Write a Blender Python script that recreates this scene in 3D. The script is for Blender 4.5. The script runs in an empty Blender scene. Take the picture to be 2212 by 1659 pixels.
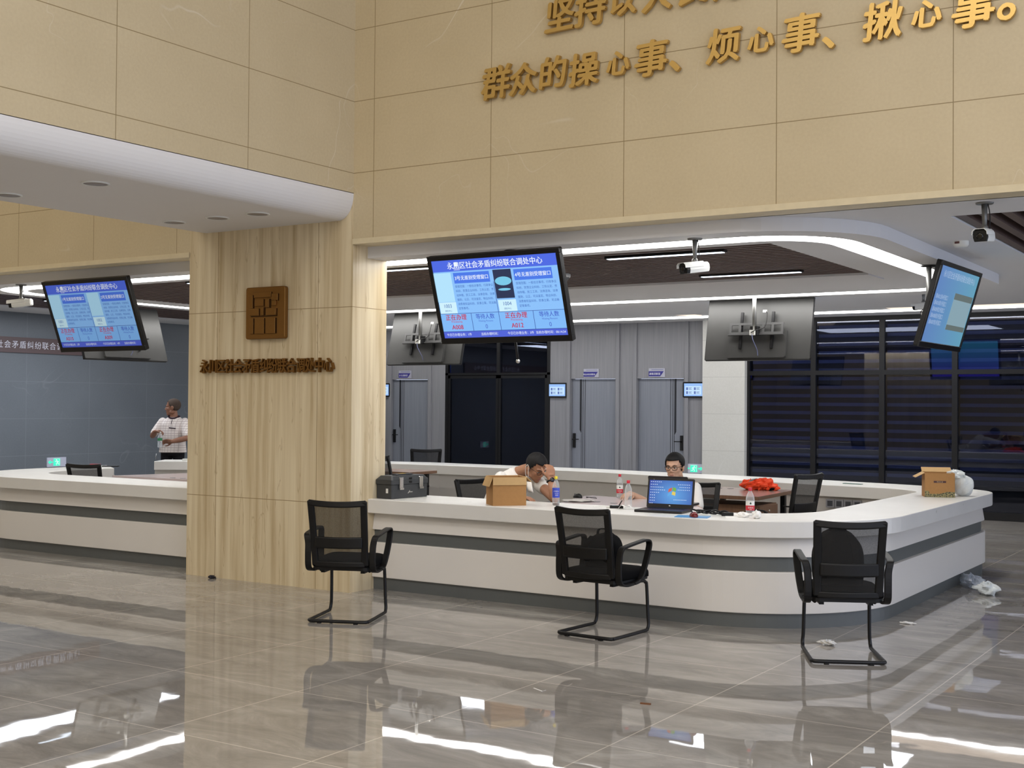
import bpy, bmesh, math, random
from mathutils import Vector, Matrix
random.seed(7)
S = bpy.context.scene
COL = S.collection
PI = math.pi

# ------------------------------------------------------------------ camera, world, lights, exposure
cam_data = bpy.data.cameras.new('camera')
cam = bpy.data.objects.new('camera', cam_data)
COL.objects.link(cam)
S.camera = cam
cam_data.sensor_fit = 'HORIZONTAL'
cam_data.sensor_width = 36.0
cam_data.lens = 2718.97 / 2212 * 36.0
cam_data.clip_end = 200
YAW, PITCH, ROLL = -0.569253, 0.0158344, 0.00796815
_f = Vector((math.sin(YAW) * math.cos(PITCH), math.cos(YAW) * math.cos(PITCH), math.sin(PITCH)))
_r = Vector((math.cos(YAW), -math.sin(YAW), 0))
_u = _r.cross(_f)
_r2 = _r * math.cos(ROLL) + _u * math.sin(ROLL)
_u2 = -_r * math.sin(ROLL) + _u * math.cos(ROLL)
_m = Matrix((_r2, _u2, -_f)).transposed().to_4x4()
_m.translation = Vector((7.005, -8.386, 1.635))
cam.matrix_world = _m

S.view_settings.view_transform = 'Standard'
S.view_settings.look = 'None'
S.view_settings.exposure = 0.0
S.view_settings.gamma = 1.0
S.view_settings.use_curve_mapping = False

W = bpy.data.worlds.new('world')
S.world = W
W.use_nodes = True
W.node_tree.nodes['Background'].inputs[0].default_value = (0.72, 0.8, 1.0, 1)
W.node_tree.nodes['Background'].inputs[1].default_value = 2.0  # assumed bluish daylight, entering where the hall's right wall is left out


def area(name, loc, direction, sx, sy, power, color):
    l = bpy.data.lights.new(name, 'AREA')
    l.shape = 'RECTANGLE'
    l.size, l.size_y = sx, sy
    l.energy, l.color = power, color
    o = bpy.data.objects.new(name, l)
    COL.objects.link(o)
    o.location = loc
    o.rotation_euler = Vector(direction).to_track_quat('-Z', 'Y').to_euler()
    return o


# assumed ceiling panels of the tall entrance hall (above the frame); its right wall is left out so the bluish world adds assumed daylight
for lx, ly, p in [(4.0, -7.5, 185), (10.0, -7.5, 185), (1.5, -13.0, 185), (6.0, -13.0, 185), (10.5, -13.0, 185), (-4.5, -4.0, 150), (-7.5, -9.0, 190)]:
    area('assumed_hall_lamp', (lx, ly, 7.7), (0, 0, -1), 3.0, 2.2, p, (1.0, 0.965, 0.91))
# added fill lights under the service hall ceiling, no real fittings
for lx, ly, sx, sy, p in [(1.0, 8.0, 3.0, 1.2, 75), (-4.5, 8.0, 3.0, 1.2, 50), (-8.3, 3.5, 0.6, 4.0, 85)]:
    area('service_fill_lamp', (lx, ly, 2.98), (0, 0, -1), sx, sy, p, (0.88, 0.93, 1.0))


# ------------------------------------------------------------------ materials
def new_mat(name):
    m = bpy.data.materials.new(name)
    m.use_nodes = True
    nt = m.node_tree
    return m, nt, nt.nodes['Principled BSDF']


def srgb(r, g, b):
    def f(c):
        c /= 255.0
        return c / 12.92 if c <= 0.04045 else ((c + 0.055) / 1.055) ** 2.4
    return (f(r), f(g), f(b), 1.0)


def N(nt, t, **kw):
    n = nt.nodes.new(t)
    for k, v in kw.items():
        setattr(n, k, v)
    return n


def math_node(nt, op, a, b=None, c=None):
    n = N(nt, 'ShaderNodeMath', operation=op)
    for i, v in enumerate((a, b, c)):
        if v is None:
            continue
        if isinstance(v, (int, float)):
            n.inputs[i].default_value = v
        else:
            nt.links.new(v, n.inputs[i])
    return n.outputs[0]


def mix_color(nt, fac, a, b, mode='MIX'):
    n = N(nt, 'ShaderNodeMix', data_type='RGBA', blend_type=mode)
    for sock, v in ((n.inputs[0], fac), (n.inputs[6], a), (n.inputs[7], b)):
        if isinstance(v, (int, float)):
            sock.default_value = v
        elif isinstance(v, tuple):
            sock.default_value = v
        else:
            nt.links.new(v, sock)
    return n.outputs[2]


def plain(name, col, rough=0.5, metal=0.0, var=0.06, scale=8.0, spec=0.5, bump=0.0, coords='Object'):
    """a painted / plastic / metal surface: base colour with faint procedural mottling"""
    m, nt, b = new_mat(name)
    tc = N(nt, 'ShaderNodeTexCoord')
    no = N(nt, 'ShaderNodeTexNoise')
    no.inputs['Scale'].default_value = scale
    no.inputs['Detail'].default_value = 4
    nt.links.new(tc.outputs[coords], no.inputs['Vector'])
    dark = tuple(c * (1 - var) for c in col[:3]) + (1,)
    lite = tuple(min(1, c * (1 + var)) for c in col[:3]) + (1,)
    nt.links.new(mix_color(nt, no.outputs[0], dark, lite), b.inputs['Base Color'])
    b.inputs['Roughness'].default_value = rough
    b.inputs['Metallic'].default_value = metal
    b.inputs['Specular IOR Level'].default_value = spec
    if bump:
        bp = N(nt, 'ShaderNodeBump')
        bp.inputs['Strength'].default_value = bump
        bp.inputs['Distance'].default_value = 0.01
        nt.links.new(no.outputs[0], bp.inputs['Height'])
        nt.links.new(bp.outputs[0], b.inputs['Normal'])
    return m


def glow(name, col, strength=1.0):
    m, nt, b = new_mat(name)
    b.inputs['Base Color'].default_value = (0.02, 0.02, 0.02, 1)
    b.inputs['Roughness'].default_value = 0.4
    b.inputs['Specular IOR Level'].default_value = 0.2
    b.inputs['Emission Color'].default_value = col
    b.inputs['Emission Strength'].default_value = strength
    return m


def vein_layer(nt, vec, scale, width, seed):
    """thin irregular veins: zero crossings of a distorted noise"""
    mp = N(nt, 'ShaderNodeMapping')
    mp.inputs['Location'].default_value = (seed, seed * 1.7, seed * 0.3)
    nt.links.new(vec, mp.inputs[0])
    no = N(nt, 'ShaderNodeTexNoise')
    no.inputs['Scale'].default_value = scale
    no.inputs['Detail'].default_value = 3
    no.inputs['Distortion'].default_value = 0.6
    nt.links.new(mp.outputs[0], no.inputs['Vector'])
    d = math_node(nt, 'ABSOLUTE', math_node(nt, 'SUBTRACT', no.outputs[0], 0.5))
    v = math_node(nt, 'SUBTRACT', 1.0, math_node(nt, 'DIVIDE', d, width))
    v = math_node(nt, 'MAXIMUM', v, 0.0)
    gate = N(nt, 'ShaderNodeTexNoise')
    gate.inputs['Scale'].default_value = 1.3
    nt.links.new(mp.outputs[0], gate.inputs['Vector'])
    g = math_node(nt, 'MULTIPLY', math_node(nt, 'SUBTRACT', gate.outputs[0], 0.53), 8.0)
    g = math_node(nt, 'MINIMUM', math_node(nt, 'MAXIMUM', g, 0.0), 1.0)
    return math_node(nt, 'MULTIPLY', v, g)


def joint_mask(nt, sock, offset, pitch, width):
    """1 on joint lines of a regular grid along one coordinate"""
    t = math_node(nt, 'DIVIDE', math_node(nt, 'SUBTRACT', sock, offset), pitch)
    fr = math_node(nt, 'ABSOLUTE', math_node(nt, 'SUBTRACT', math_node(nt, 'FRACT', math_node(nt, 'ADD', t, 0.5)), 0.5))
    return math_node(nt, 'LESS_THAN', fr, width / pitch / 2)


def stone_tile(name, base, dark, vein, joint, grid, rough=0.3, joint_w=0.006, vein_s=0.55):
    """tiled stone; grid is a list of (axis, offset, pitch)"""
    m, nt, b = new_mat(name)
    tc = N(nt, 'ShaderNodeTexCoord')
    sep = N(nt, 'ShaderNodeSeparateXYZ')
    nt.links.new(tc.outputs['Object'], sep.inputs[0])
    n1 = N(nt, 'ShaderNodeTexNoise')
    n1.inputs['Scale'].default_value = 1.6
    n1.inputs['Detail'].default_value = 8
    nt.links.new(tc.outputs['Object'], n1.inputs['Vector'])
    n2 = N(nt, 'ShaderNodeTexNoise')
    n2.inputs['Scale'].default_value = 45
    n2.inputs['Detail'].default_value = 3
    nt.links.new(tc.outputs['Object'], n2.inputs['Vector'])
    c = mix_color(nt, n1.outputs[0], dark, base)
    c = mix_color(nt, 0.10, c, n2.outputs[0], 'OVERLAY')
    v = math_node(nt, 'MAXIMUM', vein_layer(nt, tc.outputs['Object'], vein_s, 0.0035, 3.1),
                  math_node(nt, 'MULTIPLY', vein_layer(nt, tc.outputs['Object'], vein_s * 2.1, 0.004, 9.4), 0.4))
    c = mix_color(nt, math_node(nt, 'MULTIPLY', v, 0.6), c, vein)
    j = None
    for ax, off, pitch in grid:
        k = joint_mask(nt, sep.outputs['XYZ'.index(ax)], off, pitch, joint_w)
        j = k if j is None else math_node(nt, 'MAXIMUM', j, k)
    c = mix_color(nt, j, c, joint)
    nt.links.new(c, b.inputs['Base Color'])
    b.inputs['Roughness'].default_value = rough
    return m


MAT = {}
BEIGE, BEIGE_D = srgb(206, 189, 155), srgb(190, 173, 139)
VEIN, JOINT = srgb(228, 220, 205), srgb(139, 120, 84)
MAT['stone_x'] = stone_tile('beige_stone_front', BEIGE, BEIGE_D, VEIN, JOINT, [('X', 0.219, 1.2), ('Z', 3.615, 0.62)], 0.42)
MAT['stone_y'] = stone_tile('beige_stone_side', BEIGE, BEIGE_D, VEIN, JOINT, [('Y', -1.276, 1.28), ('Z', 3.615, 0.62)], 0.42)
MAT['stone_edge'] = plain('beige_stone_edge', srgb(214, 199, 165), 0.4, var=0.1, scale=14)


def travertine():
    m, nt, b = new_mat('vein_cut_travertine')
    tc = N(nt, 'ShaderNodeTexCoord')
    sep = N(nt, 'ShaderNodeSeparateXYZ')
    nt.links.new(tc.outputs['Object'], sep.inputs[0])
    mp = N(nt, 'ShaderNodeMapping')
    mp.inputs['Scale'].default_value = (14, 14, 0.55)
    nt.links.new(tc.outputs['Object'], mp.inputs[0])
    n1 = N(nt, 'ShaderNodeTexNoise')
    n1.inputs['Scale'].default_value = 1.0
    n1.inputs['Detail'].default_value = 7
    n1.inputs['Distortion'].default_value = 0.4
    nt.links.new(mp.outputs[0], n1.inputs['Vector'])
    r = N(nt, 'ShaderNodeValToRGB')
    e = r.color_ramp.elements
    e[0].position, e[0].color = 0.30, srgb(182, 160, 122)
    e[1].position, e[1].color = 0.75, srgb(226, 211, 178)
    x = e.new(0.5)
    x.color = srgb(210, 192, 157)
    nt.links.new(n1.outputs[0], r.inputs[0])
    mp2 = N(nt, 'ShaderNodeMapping')
    mp2.inputs['Scale'].default_value = (9, 9, 1.1)
    nt.links.new(tc.outputs['Object'], mp2.inputs[0])
    n2 = N(nt, 'ShaderNodeTexNoise')
    n2.inputs['Scale'].default_value = 1.0
    n2.inputs['Detail'].default_value = 3
    nt.links.new(mp2.outputs[0], n2.inputs['Vector'])
    d = math_node(nt, 'ABSOLUTE', math_node(nt, 'SUBTRACT', n2.outputs[0], 0.62))
    v = math_node(nt, 'MAXIMUM', math_node(nt, 'SUBTRACT', 1.0, math_node(nt, 'DIVIDE', d, 0.012)), 0.0)
    c = mix_color(nt, math_node(nt, 'MULTIPLY', v, 0.45), r.outputs[0], srgb(158, 132, 92))
    j = math_node(nt, 'MAXIMUM', joint_mask(nt, sep.outputs[0], -0.392, 1.23, 0.006),
                  joint_mask(nt, sep.outputs[2], 0.758, 1.705, 0.006))
    c = mix_color(nt, j, c, srgb(150, 128, 92))
    nt.links.new(c, b.inputs['Base Color'])
    b.inputs['Roughness'].default_value = 0.35
    return m


MAT['travertine'] = travertine()


def floor_tile():
    m, nt, b = new_mat('polished_grey_marble_tile')
    tc = N(nt, 'ShaderNodeTexCoord')
    sep = N(nt, 'ShaderNodeSeparateXYZ')
    nt.links.new(tc.outputs['Object'], sep.inputs[0])
    mp = N(nt, 'ShaderNodeMapping')
    mp.inputs['Scale'].default_value = (1.0, 2.6, 1)
    mp.inputs['Rotation'].default_value = (0, 0, 0.5)
    nt.links.new(tc.outputs['Object'], mp.inputs[0])
    n1 = N(nt, 'ShaderNodeTexNoise')
    n1.inputs['Scale'].default_value = 1.5
    n1.inputs['Detail'].default_value = 9
    n1.inputs['Roughness'].default_value = 0.68
    n1.inputs['Distortion'].default_value = 0.9
    nt.links.new(mp.outputs[0], n1.inputs['Vector'])
    r = N(nt, 'ShaderNodeValToRGB')
    e = r.color_ramp.elements
    e[0].position, e[0].color = 0.25, srgb(124, 120, 114)
    e[1].position, e[1].color = 0.78, srgb(184, 180, 172)
    x = e.new(0.52)
    x.color = srgb(155, 150, 143)
    nt.links.new(n1.outputs[0], r.inputs[0])
    mp2 = N(nt, 'ShaderNodeMapping')
    mp2.inputs['Scale'].default_value = (1.6, 4.5, 1)
    mp2.inputs['Rotation'].default_value = (0, 0, 0.5)
    nt.links.new(tc.outputs['Object'], mp2.inputs[0])
    v = vein_layer(nt, mp2.outputs[0], 1.7, 0.02, 5.2)
    c = mix_color(nt, math_node(nt, 'MULTIPLY', v, 0.4), r.outputs[0], srgb(186, 178, 166))
    j = math_node(nt, 'MAXIMUM', joint_mask(nt, sep.outputs[0], 0.152, 0.997, 0.007),
                  joint_mask(nt, sep.outputs[1], -3.02, 1.0, 0.007))
    c = mix_color(nt, j, c, srgb(205, 196, 184))
    nt.links.new(c, b.inputs['Base Color'])
    b.inputs['Roughness'].default_value = 0.02
    b.inputs['IOR'].default_value = 1.55
    bn = N(nt, 'ShaderNodeTexNoise')
    bn.inputs['Scale'].default_value = 2.2
    bn.inputs['Detail'].default_value = 2
    nt.links.new(tc.outputs['Object'], bn.inputs['Vector'])
    bp = N(nt, 'ShaderNodeBump')
    bp.inputs['Strength'].default_value = 0.06
    bp.inputs['Distance'].default_value = 0.012
    nt.links.new(bn.outputs[0], bp.inputs['Height'])
    nt.links.new(bp.outputs[0], b.inputs['Normal'])
    return m


MAT['floor'] = floor_tile()
MAT['ceiling'] = plain('white_ceiling_paint', srgb(214, 214, 216), 0.75, var=0.015, scale=3)
MAT['soffit'] = plain('white_soffit_paint', srgb(224, 221, 218), 0.7, var=0.015, scale=3)
MAT['counter'] = plain('white_solid_surface', srgb(222, 217, 210), 0.32, var=0.02, scale=4)
MAT['plinth'] = plain('grey_laminate', srgb(92, 95, 94), 0.4, var=0.04, scale=20)
MAT['led'] = glow('led_strip_light', (1.0, 0.98, 0.95, 1), 12.0)
MAT['led_cool'] = glow('linear_lamp_light', (0.75, 0.86, 1.0, 1), 4.0)
MAT['led_warm'] = glow('warm_cove_light', srgb(255, 234, 214), 1.15)
MAT['downlight'] = glow('downlight_lens', (0.92, 0.93, 1.0, 1), 4.0)
MAT['slat'] = plain('dark_walnut_slat', srgb(92, 74, 68), 0.5, var=0.2, scale=12)
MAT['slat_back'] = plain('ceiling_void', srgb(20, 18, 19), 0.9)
MAT['black_metal'] = plain('black_metal', srgb(18, 18, 20), 0.4, var=0.1, spec=0.35)
MAT['black_plastic'] = plain('black_plastic', srgb(13, 12, 12), 0.5, var=0.1, scale=30, spec=0.3)
MAT['black_fabric'] = plain('black_fabric', srgb(14, 14, 15), 0.95, var=0.3, scale=200, spec=0.1)
MAT['grey_metal'] = plain('grey_metal', srgb(120, 120, 118), 0.4, 0.6, var=0.08)
MAT['chrome'] = plain('bright_metal', srgb(200, 200, 198), 0.25, 1.0, var=0.05)
MAT['white_plastic'] = plain('white_plastic', srgb(226, 226, 220), 0.4, var=0.02)
MAT['glass_dark'] = None


# ------------------------------------------------------------------ geometry helpers
class G:
    """collects shapes, then links them as ONE mesh object"""

    def __init__(self):
        self.v, self.f, self.s = [], [], []

    def add(self, vs, fs, smooth=False):
        o = len(self.v)
        self.v += [tuple(p) for p in vs]
        self.f += [tuple(i + o for i in f) for f in fs]
        self.s += [smooth] * len(fs)
        return self

    def box(self, x0, y0, z0, x1, y1, z1, M=None):
        vs = [Vector((x, y, z)) for z in (z0, z1) for y in (y0, y1) for x in (x0, x1)]
        if M is not None:
            vs = [M @ p for p in vs]
        return self.add(vs, [(0, 2, 3, 1), (4, 5, 7, 6), (0, 1, 5, 4), (2, 6, 7, 3), (0, 4, 6, 2), (1, 3, 7, 5)])

    def rbox(self, x0, y0, z0, x1, y1, z1, r=0.01, seg=3, M=None, axis='Z'):
        """box with rounded edges along one axis"""
        a = {'Z': (x0, y0, x1, y1), 'Y': (x0, z0, x1, z1), 'X': (y0, z0, y1, z1)}[axis]
        ring = round_rect(*a, r, seg)
        lo, hi = {'Z': (z0, z1), 'Y': (y0, y1), 'X': (x0, x1)}[axis]
        def P(u, v, w):
            p = {'Z': (u, v, w), 'Y': (u, w, v), 'X': (w, u, v)}[axis]
            p = Vector(p)
            return M @ p if M is not None else p
        n = len(ring)
        vs = [P(u, v, lo) for u, v in ring] + [P(u, v, hi) for u, v in ring]
        fs = [(i, (i + 1) % n, n + (i + 1) % n, n + i) for i in range(n)]
        fs += [tuple(reversed(range(n))), tuple(range(n, 2 * n))]
        if axis == 'Y':
            fs = [tuple(reversed(f)) for f in fs]
        return self.add(vs, fs)

    def prism(self, poly, z0, z1, M=None):
        n = len(poly)
        vs = [Vector((p[0], p[1], z0)) for p in poly] + [Vector((p[0], p[1], z1)) for p in poly]
        if M is not None:
            vs = [M @ p for p in vs]
        fs = [(i, (i + 1) % n, n + (i + 1) % n, n + i) for i in range(n)]
        return self.add(vs, fs + [tuple(reversed(range(n))), tuple(range(n, 2 * n))])

    def band(self, outer, inner, z0, z1, closed=False):
        """wall-like strip between two plan paths with the same number of points"""
        n = len(outer)
        vs = []
        for z in (z0, z1):
            vs += [(p[0], p[1], z) for p in outer] + [(p[0], p[1], z) for p in inner]
        fs = []
        for i in range(n if closed else n - 1):
            j = (i + 1) % n
            fs += [(i, j, 2 * n + j, 2 * n + i), (n + j, n + i, 3 * n + i, 3 * n + j),
                   (2 * n + i, 2 * n + j, 3 * n + j, 3 * n + i), (j, i, n + i, n + j)]
        if not closed:
            fs += [(0, 2 * n, 3 * n, n), (n - 1, 2 * n - 1, 4 * n - 1, 3 * n - 1)]
        return self.add(vs, fs)

    def tube(self, pts, r, n=8, close=False, M=None):
        pts = [Vector(p) for p in pts]
        rs = r if isinstance(r, (list, tuple)) else [r] * len(pts)
        vs, fs = [], []
        up = None
        for i, p in enumerate(pts):
            a = pts[(i - 1) % len(pts)] if (i > 0 or close) else p
            b = pts[(i + 1) % len(pts)] if (i < len(pts) - 1 or close) else p
            t = (b - a).normalized()
            if up is None:
                up = Vector((0, 0, 1)) if abs(t.z) < 0.9 else Vector((0, 1, 0))
            s = t.cross(up)
            s = s.normalized() if s.length > 1e-6 else t.orthogonal().normalized()
            up = s.cross(t).normalized()
            for k in range(n):
                an = 2 * PI * k / n
                vs.append(p + (s * math.cos(an) + up * math.sin(an)) * rs[i])
        m = len(pts)
        for i in range(m if close else m - 1):
            j = (i + 1) % m
            for k in range(n):
                k2 = (k + 1) % n
                fs.append((i * n + k, i * n + k2, j * n + k2, j * n + k))
        if not close:
            fs += [tuple(reversed(range(n))), tuple(range((m - 1) * n, m * n))]
        if M is not None:
            vs = [M @ p for p in vs]
        return self.add(vs, fs, True)

    def ribbon(self, pts, widths, thick, side, M=None):
        """flat bar swept along pts: width along 'side', thickness across it"""
        pts = [Vector(p) for p in pts]
        side = Vector(side).normalized()
        ws = widths if isinstance(widths, (list, tuple)) else [widths] * len(pts)
        vs, fs = [], []
        for i, p in enumerate(pts):
            t = (pts[min(i + 1, len(pts) - 1)] - pts[max(i - 1, 0)]).normalized()
            nrm = t.cross(side).normalized()
            for a, b in ((-1, -1), (1, -1), (1, 1), (-1, 1)):
                vs.append(p + side * a * ws[i] / 2 + nrm * b * thick / 2)
        for i in range(len(pts) - 1):
            for k in range(4):
                k2 = (k + 1) % 4
                fs.append((i * 4 + k, i * 4 + k2, i * 4 + 4 + k2, i * 4 + 4 + k))
        e = (len(pts) - 1) * 4
        fs += [(3, 2, 1, 0), (e, e + 1, e + 2, e + 3)]
        if M is not None:
            vs = [M @ p for p in vs]
        return self.add(vs, fs)

    def lathe(self, prof, n=20, c=(0, 0, 0), M=None, cap=True):
        vs, fs = [], []
        for r, z in prof:
            for k in range(n):
                a = 2 * PI * k / n
                vs.append(Vector((c[0] + r * math.cos(a), c[1] + r * math.sin(a), c[2] + z)))
        for i in range(len(prof) - 1):
            for k in range(n):
                k2 = (k + 1) % n
                fs.append((i * n + k, i * n + k2, i * n + n + k2, i * n + n + k))
        if cap:
            fs += [tuple(reversed(range(n))), tuple(range((len(prof) - 1) * n, len(prof) * n))]
        if M is not None:
            vs = [M @ p for p in vs]
        return self.add(vs, fs, True)

    def ell(self, c, r, M=None, nu=16, nv=10):
        vs, fs = [Vector((c[0], c[1], c[2] - r[2]))], []
        for i in range(1, nv):
            ph = -PI / 2 + PI * i / nv
            for k in range(nu):
                a = 2 * PI * k / nu
                vs.append(Vector((c[0] + r[0] * math.cos(ph) * math.cos(a), c[1] + r[1] * math.cos(ph) * math.sin(a), c[2] + r[2] * math.sin(ph))))
        vs.append(Vector((c[0], c[1], c[2] + r[2])))
        for k in range(nu):
            k2 = (k + 1) % nu
            fs.append((0, 1 + k2, 1 + k))
            for i in range(nv - 2):
                a = 1 + i * nu
                fs.append((a + k, a + k2, a + nu + k2, a + nu + k))
            a = 1 + (nv - 2) * nu
            fs.append((a + k, a + k2, len(vs) - 1))
        if M is not None:
            vs = [M @ p for p in vs]
        return self.add(vs, fs, True)

    def build(self, name, mat, parent=None, bevel=0.0, subsurf=0, origin=None, world=False):
        me = bpy.data.meshes.new(name)
        vs = self.v
        if world and parent is not None:      # shapes given in world coordinates under an unrotated thing
            o = Vector(parent.location)
            q = parent.parent
            while q is not None:
                o += Vector(q.location)
                q = q.parent
            vs = [tuple(Vector(p) - o) for p in vs]
        if origin is not None:
            o = Vector(origin)
            vs = [tuple(Vector(p) - o) for p in vs]
        me.from_pydata(vs, [], self.f)
        me.polygons.foreach_set('use_smooth', self.s)
        if mat is not None:
            me.materials.append(mat)
        me.update()
        ob = bpy.data.objects.new(name, me)
        COL.objects.link(ob)
        if origin is not None:
            ob.location = origin
        if parent is not None:
            ob.parent = parent
        if bevel:
            md = ob.modifiers.new('bevel', 'BEVEL')
            md.width, md.segments, md.limit_method, md.angle_limit = bevel, 2, 'ANGLE', 0.7
        if subsurf:
            md = ob.modifiers.new('subsurf', 'SUBSURF')
            md.levels = md.render_levels = subsurf
        return ob


def round_rect(x0, y0, x1, y1, r, seg=4):
    out = []
    for cx, cy, a0 in ((x1 - r, y0 + r, -PI / 2), (x1 - r, y1 - r, 0), (x0 + r, y1 - r, PI / 2), (x0 + r, y0 + r, PI)):
        for k in range(seg + 1):
            a = a0 + PI / 2 * k / seg
            out.append((cx + r * math.cos(a), cy + r * math.sin(a)))
    return out


def tag(o, label=None, cat=None, group=None, kind=None):
    for k, v in (('label', label), ('category', cat), ('group', group), ('kind', kind)):
        if v:
            o[k] = v
    return o


def thing(name, label, cat, loc=(0, 0, 0), rz=0.0, group=None):
    o = bpy.data.objects.new(name, None)
    o.empty_display_size = 0.1
    COL.objects.link(o)
    o.location = loc
    o.rotation_euler = (0, 0, rz)
    return tag(o, label, cat, group)


def struct(name, g, mat, parent=None, **kw):
    o = g.build(name, mat, parent, **kw)
    if parent is None:
        o['kind'] = 'structure'
    return o


def copy_tree(o, parent=None):
    c = o.copy()
    COL.objects.link(c)
    c.parent = parent
    for ch in o.children:
        copy_tree(ch, c)
    return c


_TXT = {}


def text_mesh(body, size=1.0, extrude=0.0, offset=0.0, align='CENTER', shear=0.0, xs=1.0, sp=1.0):
    """lettering turned into plain mesh data; x along the line, y up, z towards the reader"""
    key = (body, size, extrude, offset, align, shear, xs, sp)
    if key in _TXT:
        return _TXT[key]
    cu = bpy.data.curves.new('lettering', 'FONT')
    cu.body = body
    cu.align_x = align
    cu.size = size
    cu.extrude = extrude
    cu.offset = offset
    cu.shear = shear
    cu.space_character = sp
    cu.resolution_u = 3
    t = bpy.data.objects.new('lettering', cu)
    COL.objects.link(t)
    bpy.context.view_layer.update()
    me = bpy.data.meshes.new_from_object(t.evaluated_get(bpy.context.evaluated_depsgraph_get()))
    bpy.data.objects.remove(t)
    bpy.data.curves.remove(cu)
    if xs != 1.0:
        for v in me.vertices:
            v.co.x *= xs
    me.materials.clear()
    _TXT[key] = me
    return me


def put_text(name, body, mat, M, parent=None, **kw):
    me = text_mesh(body, **kw).copy()
    me.transform(M)
    me.materials.append(mat)
    me.name = name
    o = bpy.data.objects.new(name, me)
    COL.objects.link(o)
    if parent is not None:
        o.parent = parent
    return o


# text facing -y (towards the camera's hall): x stays x, y -> z, z -> -y
FRONT = Matrix(((1, 0, 0, 0), (0, 0, -1, 0), (0, 1, 0, 0), (0, 0, 0, 1)))


def arc(cx, cy, r, a0, a1, n=10):
    return [(cx + r * math.cos(math.radians(a0 + (a1 - a0) * k / n)), cy + r * math.sin(math.radians(a0 + (a1 - a0) * k / n))) for k in range(n + 1)]


def resample(path, n):
    """n points at equal arc length along a plan path"""
    d = [0.0]
    for a, b in zip(path, path[1:]):
        d.append(d[-1] + math.hypot(b[0] - a[0], b[1] - a[1]))
    out, k = [], 0
    for i in range(n):
        t = d[-1] * i / (n - 1)
        while k < len(d) - 2 and d[k + 1] < t:
            k += 1
        u = (t - d[k]) / (d[k + 1] - d[k])
        out.append((path[k][0] + (path[k + 1][0] - path[k][0]) * u, path[k][1] + (path[k + 1][1] - path[k][1]) * u))
    return out


def inset(path, dist):
    """offset a plan path to its left (positive) or right (negative)"""
    out = []
    for i, p in enumerate(path):
        a, b = path[max(i - 1, 0)], path[min(i + 1, len(path) - 1)]
        tx, ty = b[0] - a[0], b[1] - a[1]
        l = math.hypot(tx, ty)
        out.append((p[0] - ty / l * dist, p[1] + tx / l * dist))
    return out


# ------------------------------------------------------------------ the setting
HX0, HX1, HY0, HZ = -10.0, 12.9, -15.0, 7.9      # extents of the entrance hall
YB = 10.78                                        # back wall of the service hall

struct('floor', G().box(HX0 - 0.2, HY0, -0.2, HX1, YB + 0.2, 0), MAT['floor'])
struct('wall_front', G().box(0, 0, 3.012, HX1, 0.22, HZ), MAT['stone_x'])
struct('wall_left', G().box(-2.0, HY0, 3.44, 0, 0, HZ), MAT['stone_y'])
struct('wall_far_left', G().box(HX0, 0.0, 3.012, -2.0, 0.22, HZ), MAT['stone_x'])
# stone strip closing the lower edge of the upper walls
struct('trim_1', G().box(0, -0.012, 3.0, HX1, 0.22, 3.046), MAT['stone_edge'])
struct('trim_2', G().box(HX0, -0.012, 3.0, -2.0, 0.22, 3.046), MAT['stone_edge'])
MAT['plaster'] = plain('hall_plaster', srgb(205, 192, 165), 0.7, var=0.03, scale=2)
struct('wall_rear', G().box(HX0, HY0 - 0.2, 0, HX1, HY0, HZ), MAT['plaster'])
struct('ceiling', G().box(HX0, HY0, HZ, HX1, 0.22, HZ + 0.2), MAT['soffit'])
struct('wall_far_left_hall', G().box(HX0 - 0.2, HY0, 0, HX0, 0.0, HZ), MAT['plaster'])

# underside of the left wall with its rounded front edge
prof = [(0.0, 3.445), (0.0, 3.428)] + [(-0.165 + 0.165 * math.cos(a), 3.43 - 0.215 * math.sin(a)) for a in
                                     [math.radians(d) for d in range(8, 91, 8)]] + [(-0.165, 3.215), (-1.78, 3.215)]
prof += [(-1.78 - 0.165 * math.sin(a), 3.43 - 0.215 * math.cos(a)) for a in [math.radians(d) for d in range(10, 91, 16)]] + [(-1.945, 3.445)]
g = G()
n = len(prof)
g.add([(x, HY0, z) for x, z in prof] + [(x, 0.0, z) for x, z in prof],
      [(i, (i + 1) % n, n + (i + 1) % n, n + i) for i in range(n)] + [tuple(range(n)), tuple(reversed(range(n, 2 * n)))])
struct('ceiling_soffit', g, MAT['soffit'])

# column between the two counters
struct('column', G().box(-2.0, 0.0, 0, 0, 0.47, 3.215), MAT['travertine'])
struct('column_head', G().box(-2.0, 0.001, 3.215, 0, 0.47, 3.445), MAT['travertine'])


# service hall ------------------------------------------------------------
def with_hole(x0, y0, x1, y1, holes):
    """plan rectangle minus rectangles, as boxes' footprints (grid split)"""
    xs = sorted({x0, x1, *[h[0] for h in holes], *[h[2] for h in holes]})
    ys = sorted({y0, y1, *[h[1] for h in holes], *[h[3] for h in holes]})
    out = []
    for a, b in zip(xs, xs[1:]):
        for c, d in zip(ys, ys[1:]):
            mx, my = (a + b) / 2, (c + d) / 2
            if not any(h[0] < mx < h[2] and h[1] < my < h[3] for h in holes):
                out.append((a, c, b, d))
    return out


g = G()
for a, c, b, d in with_hole(HX0, 0.2, HX1, YB, [(4.8, 0.85, 8.6, 9.0), (-9.0, 1.2, -6.8, 9.0), (-5.42, 0.92, 3.42, 3.47)]):
    g.box(a, c, 3.03 if c > 5.6 else 3.0, b, d, 3.25)
struct('ceiling_service', g, MAT['ceiling'])
struct('ceiling_void', G().box(HX0, 0.25, 3.25, HX1, YB, 3.27), MAT['slat_back'])

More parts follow.
